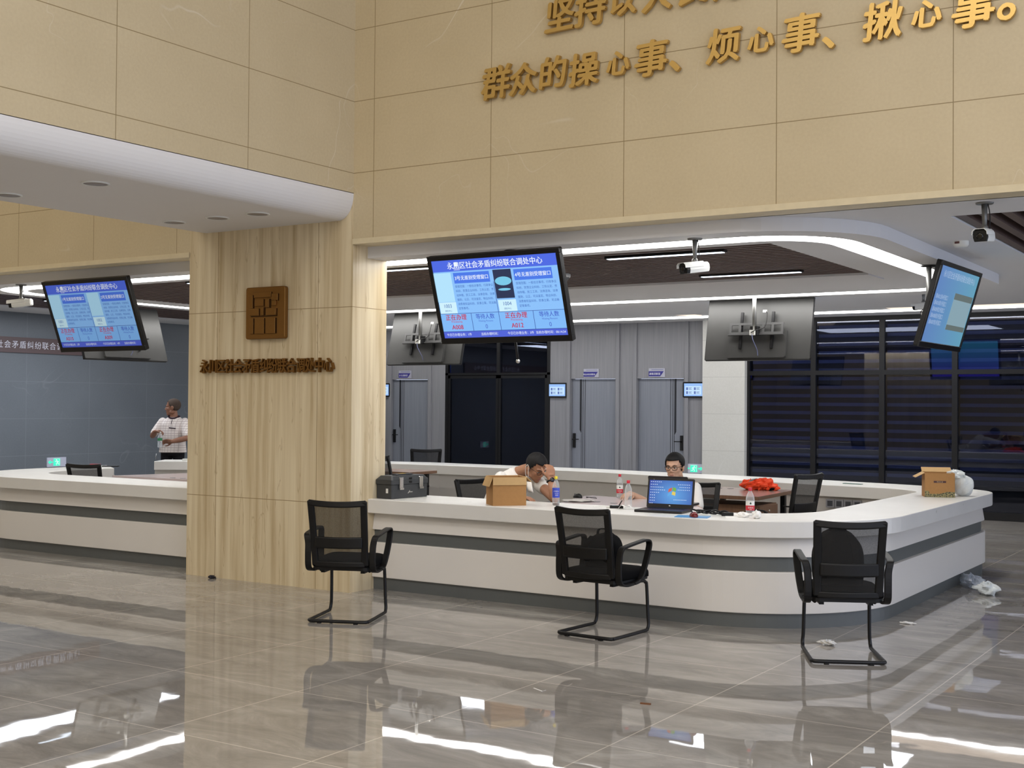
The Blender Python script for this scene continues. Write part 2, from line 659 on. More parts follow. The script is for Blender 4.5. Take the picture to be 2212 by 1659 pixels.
# dropped island ring: flat frame, recessed light strips, slatted middle
IX0, IX1, IY0, IY1, IZ = -6.27, 4.27, 0.2, 5.95, 2.9
def ring(x0, y0, x1, y1, r):
    return round_rect(x0, y0, x1, y1, r, 10)
o1 = ring(IX0, IY0, IX1, IY1, 0.95)
l0 = ring(-6.04, 0.47, 4.04, 5.57, 0.72)
l1 = ring(-5.81, 0.77, 3.81, 5.26, 0.5)
struct('ceiling_island_rim', G().band(o1, l0, IZ, 3.02, True), MAT['ceiling'])
g = G()
for a, c, b, d in with_hole(-5.3, 0.84, 3.3, 3.98, [(-5.42, 0.92, 3.42, 3.47)]):
    g.box(a, c, IZ, b, d, 3.02)
in1 = ring(-5.81, 0.77, 3.81, 5.26, 0.5)
in2 = []
for (x, y) in in1:
    in2.append((min(max(x, -5.42), 3.42), min(max(y, 0.92), 3.98)))
g = G().band(in1, in2, IZ + 0.0, 3.02, True)
g.box(-5.42, 3.47, IZ - 0.012, 3.42, 3.98, 3.02)
struct('ceiling_island_field', g, MAT['ceiling'])
strip = G().band(l0, l1, IZ + 0.012, 3.0, True).build('strip_light', MAT['led'])
tag(strip, 'long bright white light strip looping round the dropped ceiling island', 'strip light')
g = G()
y = 0.93
while y < 3.44:
    g.box(-5.42, y, 2.905, 3.42, y + 0.055, 3.0)
    y += 0.106
sl = thing('slatted_ceiling_panel', 'dark brown slatted ceiling panel inside the white lit ring', 'ceiling panel', (-1, 2.2, 2.9))
g.build('slat', MAT['slat'], sl, world=True)
G().box(-5.42, 0.92, 3.06, 3.42, 3.47, 3.08).build('backing', MAT['slat_back'], sl, world=True)
for nm, lab, x0, x1, ya, yb, z0 in (('right', 'dark slatted ceiling panel beside the dome camera bracket at the far right', 4.8, 8.6, 0.85, 9.0, 3.0),
                                   ('left', 'dark slatted ceiling panel over the grey tiled wall of the left hall', -9.0, -6.8, 1.2, 9.0, 3.0)):
    t = thing('slatted_ceiling_panel', lab, 'ceiling panel', ((x0 + x1) / 2, 4, 3.0))
    g = G()
    x = x0 + 0.02
    while x < x1 - 0.06:
        g.box(x, ya, z0 + 0.01, x + 0.07, yb, z0 + 0.1)
        x += 0.155
    g.build('slat', MAT['slat'], t, world=True)
    G().box(x0, ya, 3.14, x1, yb, 3.16).build('backing', MAT['slat_back'], t, world=True)


def linear_lamp(x0, y0, x1, y1, z, label):
    t = thing('linear_lamp', label, 'lamp', ((x0 + x1) / 2, (y0 + y1) / 2, z), group=None)
    w = 0.03
    if abs(x1 - x0) > abs(y1 - y0):
        L = abs(x1 - x0) / 2
        G().box(-L, -w - 0.006, 0, L, w + 0.006, 0.03).build('housing', MAT['black_metal'], t)
        G().box(-L + 0.02, -w, -0.004, L - 0.02, w, 0.01).build('diffuser', MAT['led_cool'], t)
    else:
        L = abs(y1 - y0) / 2
        G().box(-w - 0.006, -L, 0, w + 0.006, L, 0.03).build('housing', MAT['black_metal'], t)
        G().box(-w, -L + 0.02, -0.004, w, L - 0.02, 0.01).build('diffuser', MAT['led_cool'], t)


linear_lamp(1.85, 1.16, 2.95, 1.16, 2.885, 'linear lamp in the slats above the front security camera, nearest the front')
linear_lamp(1.94, 2.92, 2.97, 2.92, 2.885, 'linear lamp in the slats just right of the front security camera, farther back')
linear_lamp(-0.9, 0.99, 0.25, 0.99, 2.885, 'linear lamp beside the column right edge, above the slats left of the big screen')
linear_lamp(-3.1, 1.0, -2.3, 1.0, 2.885, 'linear lamp in the slats left of the column, above the left screen')
linear_lamp(-7.6, 2.6, -7.6, 3.8, 2.99, 'bluish linear lamp in the dark slats behind the left security camera')
linear_lamp(-7.6, 5.6, -7.6, 6.8, 2.99, 'bluish linear lamp in the dark slats just left of the column')

# ceiling behind the island: downlights, warm coves, strip near the back wall
def downlight(x, y, z, r, label, mat, group):
    t = thing('downlight', label, 'downlight', (x, y, z), group=group)
    G().lathe([(r * 1.16, 0.004), (r * 1.16, -0.008), (r, -0.010), (r, 0.004)], 24).build('trim_ring', MAT['white_plastic'], t)
    G().lathe([(r, -0.003), (r * 0.98, -0.0065)], 24).build('lens', mat, t)


for x, y, lab in ((-1.68, 7.62, 'lit round downlight in the far ceiling, nearest the big front screen'),
                  (-1.72, 9.16, 'lit round downlight in the far ceiling above the left grey door of the pair'),
                  (-0.22, 7.68, 'lit round downlight just left of the back of the hanging television by the white pillar'),
                  (2.08, 9.12, 'lit round downlight left of the tilted right-hand screen, near the dark glass'),
                  (3.43, 8.49, 'lit round downlight right of the tilted right-hand screen')):
    downlight(x, y, 3.03, 0.088, lab, MAT['downlight'], 'lit downlights of the far ceiling')
MAT['downlight_off'] = plain('unlit_diffuser', srgb(150, 142, 136), 0.5)
for x, y, lab in ((-0.47, -2.34, 'unlit round downlight in the white soffit, right one of the front pair'),
                  (-1.48, -2.34, 'unlit round downlight in the white soffit, cut by the left edge of the photo'),
                  (-0.48, -0.67, 'unlit round downlight in the white soffit, rightmost of the row above the column'),
                  (-0.95, -0.67, 'unlit round downlight in the white soffit, middle of the row above the column'),
                  (-1.48, -0.67, 'unlit round downlight in the white soffit, leftmost of the row above the column')):
    downlight(x, y, 3.215, 0.088, lab, MAT['downlight_off'], 'unlit downlights in the white soffit')

t = tag(G().box(-9.5, 9.72, 3.012, 9.0, 9.9, 3.03).build('strip_light', MAT['led']), 'thin light strip running along the top of the back wall', 'strip light')
ZC = 3.03
cove = G()
for poly in ([(-4.2, 6.9), (-3.4, 6.62), (-2.2, 6.95), (-1.5, 7.75), (-1.0, 9.55), (-1.25, 9.55), (-1.85, 8.0), (-2.6, 7.3), (-3.3, 7.1), (-4.2, 7.35)],
             [(-2.1, 6.15), (-1.35, 6.15), (0.2, 9.3), (0.2, 9.7), (-0.5, 9.7), (-0.9, 8.6), (-1.6, 7.1)],
             [(3.2, 6.35), (4.15, 6.05), (5.6, 8.4), (5.2, 8.9), (4.2, 6.9)],
             [(-1.0, 6.2), (3.1, 7.3), (3.1, 7.55), (-1.0, 6.4)],
             [(1.9, 9.2), (5.5, 9.2), (5.5, 9.62), (1.9, 9.62)]):
    cove.prism(poly, ZC - 0.006, ZC)
tag(cove.build('cove_light', MAT['led_warm']), 'warm cream zigzag light coves in the ceiling before the back wall', 'cove light')


# ------------------------------------------------------------------ back wall of the service hall
def veneer(name, a, b_, rough=0.5):
    m, nt, b = new_mat(name)
    tc = N(nt, 'ShaderNodeTexCoord')
    mp = N(nt, 'ShaderNodeMapping')
    mp.inputs['Scale'].default_value = (60, 60, 1.2)
    nt.links.new(tc.outputs['Object'], mp.inputs[0])
    n1 = N(nt, 'ShaderNodeTexNoise')
    n1.inputs['Scale'].default_value = 1.0
    n1.inputs['Detail'].default_value = 5
    nt.links.new(mp.outputs[0], n1.inputs['Vector'])
    nt.links.new(mix_color(nt, n1.outputs[0], a, b_), b.inputs['Base Color'])
    b.inputs['Roughness'].default_value = rough
    return m


MAT['veneer'] = veneer('grey_wood_veneer', srgb(112, 112, 117), srgb(146, 146, 150))
MAT['door'] = veneer('grey_door_laminate', srgb(110, 114, 124), srgb(136, 140, 149), 0.42)
MAT['white_tile'] = stone_tile('pale_stone_pillar', srgb(206, 205, 199), srgb(196, 195, 188), srgb(218, 217, 212), srgb(176, 175, 169), [('Z', 0.30, 0.6)], 0.3)
MAT['grey_tile'] = stone_tile('grey_stone_wall', srgb(112, 118, 124), srgb(98, 104, 110), srgb(130, 134, 138), srgb(124, 129, 134), [('Z', 0.185, 0.58), ('Y', 0.5, 1.2)], 0.35)

DO = [(-8.01, -7.15), (-4.03, -3.15), (-2.73, -1.87)]
g = G()
xs = [HX0, -8.01, -7.15, -6.735]
g.box(HX0, YB, 0, -8.01, YB + 0.15, 3.03)
g.box(-8.01, YB, 2.085, -7.15, YB + 0.15, 3.03)
g.box(-7.15, YB, 0, -6.735, YB + 0.15, 3.03)
g.box(-4.456, YB, 0, -4.03, YB + 0.15, 3.03)
g.box(-4.03, YB, 2.085, -3.15, YB + 0.15, 3.03)
g.box(-3.15, YB, 0, -2.73, YB + 0.15, 3.03)
g.box(-2.73, YB, 2.085, -1.87, YB + 0.15, 3.03)
g.box(-1.87, YB, 0, -1.48, YB + 0.15, 3.03)
wb = struct('wall_back', g, MAT['veneer'])
g = G()
for x in (-8.06, -7.12, -4.10, -3.13, -2.80, -1.84):      # raised upright battens beside the doors
    g.box(x, YB - 0.03, 0, x + 0.065, YB + 0.01, 3.03)
g.build('batten', MAT['veneer'], wb)
struct('wall_back_pillar', G().box(-1.48, YB - 0.12, 0, -0.745, YB + 0.1, 3.03), MAT['white_tile'])
struct('wall_service_left', G().box(HX0 - 0.15, 0.22, 0, HX0, YB + 0.2, 3.2), MAT['grey_tile'])

MAT['gap'] = plain('dark_gap', srgb(24, 26, 32), 0.5)


def door(i, x0, x1, hinge_right):
    g = G().box(x0 + 0.004, YB + 0.05, 0.005, x1 - 0.004, YB + 0.10, 2.08)
    d = struct('door_%d' % i, g, MAT['door'])
    s = 1 if hinge_right else -1                       # the closing edge carries the handle
    xe = x0 if hinge_right else x1
    zt = 2.08
    X = lambda d_: xe + s * d_
    lo, hi = sorted((X(0.155), X(0.19)))
    gg = G()
    poly = [(X(0.155), 1.19), (X(0.19), 1.13), (X(0.19), zt), (X(0.155), zt)]
    vs = [(p[0], YB + 0.046, p[1]) for p in poly] + [(p[0], YB + 0.051, p[1]) for p in poly]
    gg.add(vs, [(0, 1, 2, 3), (7, 6, 5, 4), (0, 4, 5, 1), (1, 5, 6, 2), (2, 6, 7, 3), (3, 7, 4, 0)])
    gg.build('inlay', MAT['gap'], d)
    gg = G()
    for q in (0.215, 0.255):
        a, b = sorted((X(q), X(q + 0.008)))
        gg.box(a, YB + 0.047, 0.01, b, YB + 0.051, zt)
    a, b = sorted((X(0.186), X(0.192)))
    gg.box(a, YB + 0.047, 0.01, b, YB + 0.051, 1.13)
    gg.build('groove', MAT['gap'], d)
    a, b = sorted((X(0.025), X(0.075)))
    h = G().rbox(a, YB + 0.028, 0.88, b, YB + 0.05, 1.13, 0.006, axis='Y').build('handle_plate', MAT['black_metal'], d)
    a, b = sorted((X(0.04), X(0.165)))
    G().box(a, YB - 0.02, 1.02, b, YB - 0.005, 1.036).box(*sorted((X(0.04), X(0.058)))[:1], YB - 0.02, 1.02, sorted((X(0.04), X(0.058)))[1], YB + 0.03, 1.036).build('lever', MAT['black_metal'], h)
    return d


door(1, *DO[0], True)
door(2, *DO[1], True)
door(3, *DO[2], False)

MAT['sign_plate'] = plain('silver_sign_plate', srgb(176, 176, 188), 0.35, 0.3)
MAT['sign_blue'] = plain('navy_sign_enamel', srgb(44, 40, 128), 0.4)
MAT['sign_white'] = plain('white_sign_print', srgb(235, 235, 240), 0.5)


def door_sign(xc, txt, label):
    z0, z1, w = 2.105, 2.255, 0.30
    t = thing('door_sign', label, 'sign', (xc, YB - 0.001, (z0 + z1) / 2), group=None)
    G().box(-w / 2, -0.012, -0.075, w / 2, 0, 0.075).build('plate', MAT['sign_plate'], t)
    p = [(-w / 2, -0.06), (w / 2 - 0.085, -0.06), (w / 2 - 0.02, 0.025), (-w / 2, 0.025)]
    vs = [(a, -0.016, b) for a, b in p] + [(a, -0.011, b) for a, b in p]
    G().add(vs, [(0, 1, 2, 3), (7, 6, 5, 4), (0, 4, 5, 1), (1, 5, 6, 2), (2, 6, 7, 3), (3, 7, 4, 0)]).build('name_panel', MAT['sign_blue'], t)
    put_text('lettering', txt, MAT['sign_white'], Matrix.Translation((-0.035, -0.018, -0.034)) @ FRONT, t, size=0.042 if len(txt) < 6 else 0.034)
    G().box(-0.10, -0.0135, 0.048, 0.12, -0.0118, 0.054).build('rule', MAT['sign_blue'], t)


door_sign(-7.68, '多元调解室', 'navy and silver sign above the grey door nearest the column')
door_sign(-3.62, '物业纠纷调委会', 'navy and silver sign above the left door of the grey pair, with the longer text')
door_sign(-2.36, '速裁调解室', 'navy and silver sign above the right door of the grey pair, near the white pillar')

MAT['tab_screen'] = glow('tablet_screen', srgb(150, 190, 248), 1.0)
MAT['tab_panel'] = glow('tablet_card', srgb(196, 226, 252), 1.0)
MAT['tab_ink'] = glow('tablet_ink', srgb(88, 110, 178), 1.0)


def tablet(xc, zc, label):
    w, h = 0.38, 0.26
    t = thing('wall_tablet', label, 'tablet', (xc, YB - 0.001, zc), group='door tablets')
    G().rbox(-w / 2, -0.035, -h / 2, w / 2, 0, h / 2, 0.015, axis='Y').build('case', MAT['black_plastic'], t)
    G().box(-w / 2 + 0.025, -0.037, -h / 2 + 0.025, w / 2 - 0.025, -0.034, h / 2 - 0.025).build('screen', MAT['tab_screen'], t)
    G().box(-0.145, -0.0385, -0.08, 0.145, -0.0365, 0.06).build('card', MAT['tab_panel'], t)
    g = G()
    for cx in (-0.11, 0.03):
        for cz in (0.015, -0.05):
            g.box(cx - 0.016, -0.040, cz - 0.02, cx + 0.016, -0.038, cz + 0.025)
            for k in range(3):
                g.box(cx + 0.03, -0.040, cz + 0.014 - k * 0.013, cx + 0.085 - 0.012 * (k % 2), -0.038, cz + 0.020 - k * 0.013)
    g.build('list_entry', MAT['tab_ink'], t)


tablet(-4.29, 1.884, 'small black wall tablet left of the grey door pair, beside the dark glass door')
tablet(-1.68, 1.893, 'small black wall tablet right of the grey door pair, beside the white pillar')
tablet(-8.22, 1.884, 'small black wall tablet half hidden behind the column right edge')

# dark glass ------------------------------------------------------------
def glass_mat():
    m, nt, b = new_mat('tinted_glass')
    out = nt.nodes['Material Output']
    tr = N(nt, 'ShaderNodeBsdfTransparent')
    tr.inputs[0].default_value = (0.62, 0.65, 0.74, 1)
    gl = N(nt, 'ShaderNodeBsdfGlossy')
    gl.inputs['Roughness'].default_value = 0.012
    gl.inputs['Color'].default_value = (0.85, 0.88, 1.0, 1)
    fr = N(nt, 'ShaderNodeFresnel')
    fr.inputs[0].default_value = 1.5
    mx = N(nt, 'ShaderNodeMixShader')
    nt.links.new(fr.outputs[0], mx.inputs[0])
    nt.links.new(tr.outputs[0], mx.inputs[1])
    nt.links.new(gl.outputs[0], mx.inputs[2])
    nt.links.new(mx.outputs[0], out.inputs[0])
    return m


MAT['tint'] = glass_mat()
MAT['blind_light'] = plain('blind_sheer_strip', srgb(92, 102, 140), 0.8, var=0.1)
MAT['blind_dark'] = plain('blind_solid_strip', srgb(34, 36, 50), 0.85, var=0.1)


def glass_bay(i, x0, x1, blind, seam=0.134):
    f = 0.04
    g = G()
    g.box(x0, YB - 0.02, 0, x0 + f, YB + 0.06, 3.03).box(x1 - f, YB - 0.02, 0, x1, YB + 0.06, 3.03)
    g.box(x0 + f, YB - 0.02, 2.96, x1 - f, YB + 0.06, 3.03).box(x0 + f, YB - 0.02, 2.125, x1 - f, YB + 0.06, 2.195)
    g.box(x0 + f, YB - 0.02, 0, x1 - f, YB + 0.06, 0.12)
    w = struct('window_%d' % i, g, MAT['black_metal'])
    G().box(x0 + f, YB + 0.012, 0.12, x1 - f, YB + 0.02, 2.125).build('pane', MAT['tint'], w)
    G().box(x0 + f, YB + 0.012, 2.195, x1 - f, YB + 0.02, 2.96).build('pane', MAT['tint'], w)
    if blind:
        t = thing('roller_blind', 'dark banded roller blind behind the %s' % blind, 'blind', ((x0 + x1) / 2, YB + 0.1, 2.9), group='banded blinds behind the dark glass')
        hw = (x1 - x0) / 2 - 0.05
        ga, gb = G(), G()
        z = 0.0
        while z > -2.35:
            ga.box(-hw, 0, z - 0.052, hw, 0.003, z)
            gb.box(-hw, 0.0, z - seam, hw, 0.003, z - 0.052)
            z -= seam
        ga.build('sheer_band', MAT['blind_light'], t)
        gb.build('solid_band', MAT['blind_dark'], t)
        G().tube([(-hw, 0.0, z - 0.005), (hw, 0.0, z - 0.005)], 0.012).build('bottom_rail', MAT['black_metal'], t)


bx = [-0.745, 0.35, 1.425, 2.50, 3.58, 4.66, 5.74]
names = ['glass bay next to the white pillar', 'second glass bay from the white pillar', 'third glass bay from the white pillar', 'glass bay at the right edge of the photo', 'fifth glass bay', 'sixth glass bay']
for i in range(4):
    glass_bay(i + 1, bx[i], bx[i + 1], names[i])
struct('wall_back_right', G().box(3.58, YB, 0, HX1, YB + 0.15, 3.03), MAT['black_metal'])
struct('dark_backing_behind_glass', G().box(-6.75, YB + 0.10, 0, -4.44, YB + 0.14, 3.02).box(-1.0, YB + 0.25, 0, 3.6, YB + 0.3, 3.2).box(-0.82, YB + 0.10, 0, -0.745, YB + 0.25, 3.2), MAT['slat_back'])  # black backing added to darken the glass and block light leaking beside the pillar
# dark double glass door between the grey panels
g = G()
x0, x1, xm = -6.735, -4.456, -5.555
for a in (x0, x1 - 0.06):
    g.box(a, YB - 0.01, 0, a + 0.06, YB + 0.08, 3.03)
g.box(x0, YB - 0.01, 2.96, x1, YB + 0.08, 3.03).box(x0, YB - 0.01, 2.16, x1, YB + 0.08, 2.20).box(xm - 0.035, YB - 0.01, 2.2, xm + 0.035, YB + 0.08, 3.0)
dd = struct('door_4', g, MAT['black_metal'])
for a, b in ((x0 + 0.06, xm - 0.004), (xm + 0.004, x1 - 0.06)):
    fr = G().box(a, YB, 0.01, a + 0.05, YB + 0.05, 2.15).box(b - 0.05, YB, 0.01, b, YB + 0.05, 2.15).box(a, YB, 2.10, b, YB + 0.05, 2.15).box(a, YB, 0.01, b, YB + 0.05, 0.12).build('leaf_frame', MAT['black_metal'], dd)
    G().box(a + 0.05, YB + 0.02, 0.12, b - 0.05, YB + 0.03, 2.10).build('pane', MAT['tint'], fr)
    G().box(a + 0.03, YB + 0.02, 2.2, b - 0.03, YB + 0.03, 2.96).build('transom_pane', MAT['tint'], dd)

# exit signs ------------------------------------------------------------
MAT['exit_green'] = glow('exit_green', srgb(60, 235, 190), 1.25)
MAT['exit_body'] = plain('exit_sign_face', srgb(196, 198, 214), 0.4)
MAT['exit_white'] = glow('exit_white', srgb(214, 250, 240), 1.0)


def exit_sign(M, label, flip):
    """x right, y up, z towards the reader; about 0.36 x 0.15 m"""
    t = bpy.data.objects.new('exit_sign', None)
    COL.objects.link(t)
    t.matrix_world = M
    tag(t, label, 'exit sign')
    s = -1 if flip else 1
    G().rbox(-0.18, -0.075, -0.02, 0.18, 0.075, 0.0, 0.006).build('housing', MAT['exit_body'], t)
    G().box(-0.062, -0.058, 0.0, 0.062, 0.058, 0.003).build('pictogram_field', MAT['exit_green'], t)
    g = G()
    g.ell((0.008 * s, 0.034, 0.004), (0.011, 0.011, 0.002), nu=10, nv=6)
    for pts, r in (([(0.0, 0.02, 0.004), (-0.012 * s, -0.008, 0.004)], 0.009), ([(-0.012 * s, -0.008, 0.004), (0.012 * s, -0.022, 0.004), (0.006 * s, -0.05, 0.004)], 0.006),
                   ([(-0.012 * s, -0.008, 0.004), (-0.02 * s, -0.03, 0.004), (-0.045 * s, -0.034, 0.004)], 0.006), ([(0.0, 0.018, 0.004), (0.026 * s, 0.008, 0.004), (0.036 * s, 0.02, 0.004)], 0.005),
                   ([(0.0, 0.018, 0.004), (-0.026 * s, 0.014, 0.004), (-0.03 * s, -0.006, 0.004)], 0.005)):
        g.tube(pts, r, 6)
    g.box(-0.05, 0.048, 0.003, 0.05, 0.052, 0.005).box(0.046, -0.05, 0.003, 0.05, 0.05, 0.005)
    g.build('running_figure', MAT['exit_white'], t)
    pts = [(0.078, -0.012), (0.12, -0.012), (0.12, -0.034), (0.165, 0.0), (0.12, 0.034), (0.12, 0.012), (0.078, 0.012)]
    g = G()
    p = pts if not flip else [(-a, b) for a, b in reversed(pts)]
    g.prism(p, 0.0, 0.003)
    if not flip:
        g.prism([(-a, b) for a, b in reversed(pts)], 0.0, 0.003)
    g.build('arrow', MAT['exit_green'], t)


exit_sign(Matrix.Translation((-1.668, YB - 0.022, 0.593)) @ FRONT, 'lit green exit sign low on the grey wall behind the man with glasses', False)
SIDE = Matrix(((0, 0, 1, 0), (1, 0, 0, 0), (0, 1, 0, 0), (0, 0, 0, 1)))    # facing +x: text runs along +y
exit_sign(Matrix.Translation((HX0 + 0.022, 4.665, 0.648)) @ SIDE, 'lit green exit sign low on the grey tiled wall of the left hall', True)

# brown lettering band on the left hall's wall
MAT['band_brown'] = plain('brown_sign_band', srgb(92, 74, 74), 0.45, var=0.05)
MAT['band_ink'] = plain('white_sign_letters', srgb(226, 226, 236), 0.5)
t = thing('wall_sign', 'brown sign band with white characters on the grey wall, left of the left screen', 'sign', (HX0, 4.0, 2.49))
G().box(0, -2.6, -0.12, 0.03, 1.55, 0.12).build('board', MAT['band_brown'], t)
chars = '永川区社会矛盾纠纷联合调处中心'
for i, ch in enumerate(chars):
    yy = 3.73 + (i - 4) * 0.137
    put_text('lettering', ch, MAT['band_ink'], Matrix.Translation((0.032, yy - 4.0, -0.042)) @ SIDE, t, size=0.125)


# ------------------------------------------------------------------ reception counters
def pieces(segs):
    o, i = [], []
    for a, b, n in segs:
        ra, rb = resample(a, n), resample(b, n)
        if o:
            ra, rb = ra[1:], rb[1:]
        o += ra
        i += rb
    return o, i


MAT['worktop'] = None


def worktop_mat():
    m, nt, b = new_mat('white_solid_worktop')
    tc = N(nt, 'ShaderNodeTexCoord')
    n1 = N(nt, 'ShaderNodeTexNoise')
    n1.inputs['Scale'].default_value = 3.0
    n1.inputs['Detail'].default_value = 6
    nt.links.new(tc.outputs['Object'], n1.inputs['Vector'])
    nt.links.new(mix_color(nt, n1.outputs[0], srgb(216, 213, 207), srgb(228, 226, 221)), b.inputs['Base Color'])
    mp = N(nt, 'ShaderNodeMapping')
    mp.inputs['Scale'].default_value = (2, 9, 9)
    nt.links.new(tc.outputs['Object'], mp.inputs[0])
    n2 = N(nt, 'ShaderNodeTexNoise')
    n2.inputs['Scale'].default_value = 1.4
    n2.inputs['Detail'].default_value = 5
    nt.links.new(mp.outputs[0], n2.inputs['Vector'])
    mr = N(nt, 'ShaderNodeMapRange')
    mr.inputs[3].default_value = 0.24
    mr.inputs[4].default_value = 0.36
    nt.links.new(n2.outputs[0], mr.inputs[0])
    nt.links.new(mr.outputs[0], b.inputs['Roughness'])
    return m


MAT['worktop'] = worktop_mat()
MAT['counter_in'] = plain('pale_grey_inner_panel', srgb(186, 182, 176), 0.5, var=0.02)


def counter(t, outer, inner, W_=None):
    """outer / inner: plan edges of the worktop, interior on the left of the outer path"""
    G().band(outer, inner, 0.672, 0.794).build('worktop', MAT['worktop'], t, bevel=0.006, world=True)
    shell = lambda d, th: (inset(outer, d), inset(outer, d + th))
    # upper panel leans inwards towards its lower edge
    a, b = inset(outer, 0.10), inset(outer, 0.075)
    a2 = inset(outer, 0.16)
    n = len(a)
    g = G()
    vs = [(p[0], p[1], 0.672) for p in a] + [(p[0], p[1], 0.525) for p in b] + [(p[0], p[1], 0.525) for p in a2] + [(p[0], p[1], 0.672) for p in a2]
    fs = []
    for k in range(n - 1):
        for s in range(4):
            s2 = (s + 1) % 4
            fs.append((s * n + k, s2 * n + k, s2 * n + k + 1, s * n + k + 1))
    g.add(vs, fs)
    g.build('upper_panel', MAT['counter'], t, world=True)
    G().band(*shell(0.105, 0.05), 0.41, 0.53).build('recess_band', MAT['plinth'], t, world=True)
    G().band(*shell(0.068, 0.09), 0.108, 0.415).build('lower_panel', MAT['counter'], t, bevel=0.006, world=True)
    G().band(*shell(0.095, 0.05), 0.0, 0.112).build('plinth', MAT['plinth'], t, world=True)
    i2 = inset(inner, -0.06)
    G().band(inset(inner, -0.11), i2, 0.0, 0.672).build('inner_panel', MAT['counter_in'], t, world=True)


t = thing('reception_counter', 'long white curved reception counter right of the column, grey bands below its top', 'counter', (2.2, 0.6, 0))
rO, rI = 1.25, 0.65
o, i = pieces([
    ([(0.002, 0.227), (4.31 - rO, 0.227)], [(0.002, 0.905), (3.66 - rI, 0.905)], 12),
    (arc(4.31 - rO, 0.227 + rO, rO, -90, 0, 24), arc(3.66 - rI, 0.905 + rI, rI, -90, 0, 24), 24),
    ([(4.31, 0.227 + rO), (4.31, 4.55)], [(3.66, 0.905 + rI), (3.66, 4.25)], 12),
    (arc(3.61, 4.55, 0.70, 0, 75, 16) + [(3.3, 5.42)], arc(3.16, 4.22, 0.50, 0, 75, 16) + [(2.95, 4.76)], 18),
    ([(3.3, 5.42), (2.14, 5.72), (1.33, 5.82), (-1.04, 6.12), (-3.6, 6.14), (-4.6, 5.9)],
     [(2.95, 4.76), (2.44, 4.80), (0.9, 5.10), (-0.66, 5.45), (-3.2, 5.54), (-4.4, 5.36)], 24)])
counter(t, o, i)
# wall sockets inside the back run, seen over the side run
sk = thing('socket_panel', 'row of four grey wall sockets on the inside of the back counter', 'sockets', (2.55, 4.815, 0.60))
MAT['socket'] = plain('grey_socket_plate', srgb(132, 132, 136), 0.4)
MAT['socket_dark'] = plain('socket_insert', srgb(58, 60, 66), 0.4)
for k in range(4):
    p = G().rbox(0.02 + k * 0.098, -0.02, -0.045, 0.112 + k * 0.098, 0.0, 0.045, 0.008, axis='Y').build('faceplate', MAT['socket'], sk)
    G().box(0.038 + k * 0.098, -0.024, -0.028, 0.094 + k * 0.098, -0.019, 0.028).build('insert', MAT['socket_dark'], p)

t = thing('reception_counter', 'white reception counter left of the column, cut by the left edge of the photo', 'counter', (-4.2, 0.6, 0))
mir = lambda path: [(-2.0 - x, y) for x, y in reversed(path)]
o, i = pieces([
    ([(0.002, 0.227), (4.31 - rO, 0.227)], [(0.002, 0.905), (3.66 - rI, 0.905)], 12),
    (arc(4.31 - rO, 0.227 + rO, rO, -90, 0, 24), arc(3.66 - rI, 0.905 + rI, rI, -90, 0, 24), 24),
    ([(4.31, 0.227 + rO), (4.31, 2.62)], [(3.66, 0.905 + rI), (3.66, 2.2)], 12)])
counter(t, mir(o), mir(i))
t = thing('reception_counter', 'white back counter standing in front of the man in the checked shirt', 'counter', (-5.8, 4.4, 0))
o, i = pieces([([(-4.95, 5.72), (-5.7, 5.3), (-7.0, 4.22)], [(-4.75, 5.18), (-5.4, 4.76), (-6.70, 3.76)], 12)])
counter(t, o, i)


# ------------------------------------------------------------------ visitor chairs
def mesh_fabric():
    m, nt, b = new_mat('black_mesh_fabric')
    b.inputs['Base Color'].default_value = srgb(22, 21, 20)
    b.inputs['Roughness'].default_value = 0.8
    out = nt.nodes['Material Output']
    tr = N(nt, 'ShaderNodeBsdfTransparent')
    mx = N(nt, 'ShaderNodeMixShader')
    tc = N(nt, 'ShaderNodeTexCoord')
    no = N(nt, 'ShaderNodeTexNoise')
    no.inputs['Scale'].default_value = 160
    nt.links.new(tc.outputs['Object'], no.inputs['Vector'])
    mr = N(nt, 'ShaderNodeMapRange')
    mr.inputs[3].default_value = 0.70
    mr.inputs[4].default_value = 0.86
    nt.links.new(no.outputs[0], mr.inputs[0])
    nt.links.new(mr.outputs[0], mx.inputs[0])
    nt.links.new(tr.outputs[0], mx.inputs[1])
    nt.links.new(b.outputs[0], mx.inputs[2])
    nt.links.new(mx.outputs[0], out.inputs[0])
    return m


MAT['mesh'] = mesh_fabric()


def smooth_path(pts, n=5):
    """Catmull-Rom through points"""
    P = [Vector(p) for p in pts]
    out = []
    for i in range(len(P) - 1):
        a, b, c, d = P[max(i - 1, 0)], P[i], P[i + 1], P[min(i + 2, len(P) - 1)]
        for k in range(n):
            t = k / n
            out.append(0.5 * ((2 * b) + (c - a) * t + (2 * a - 5 * b + 4 * c - d) * t * t + (3 * b - a - 3 * c + d) * t ** 3))
    return out + [P[-1]]


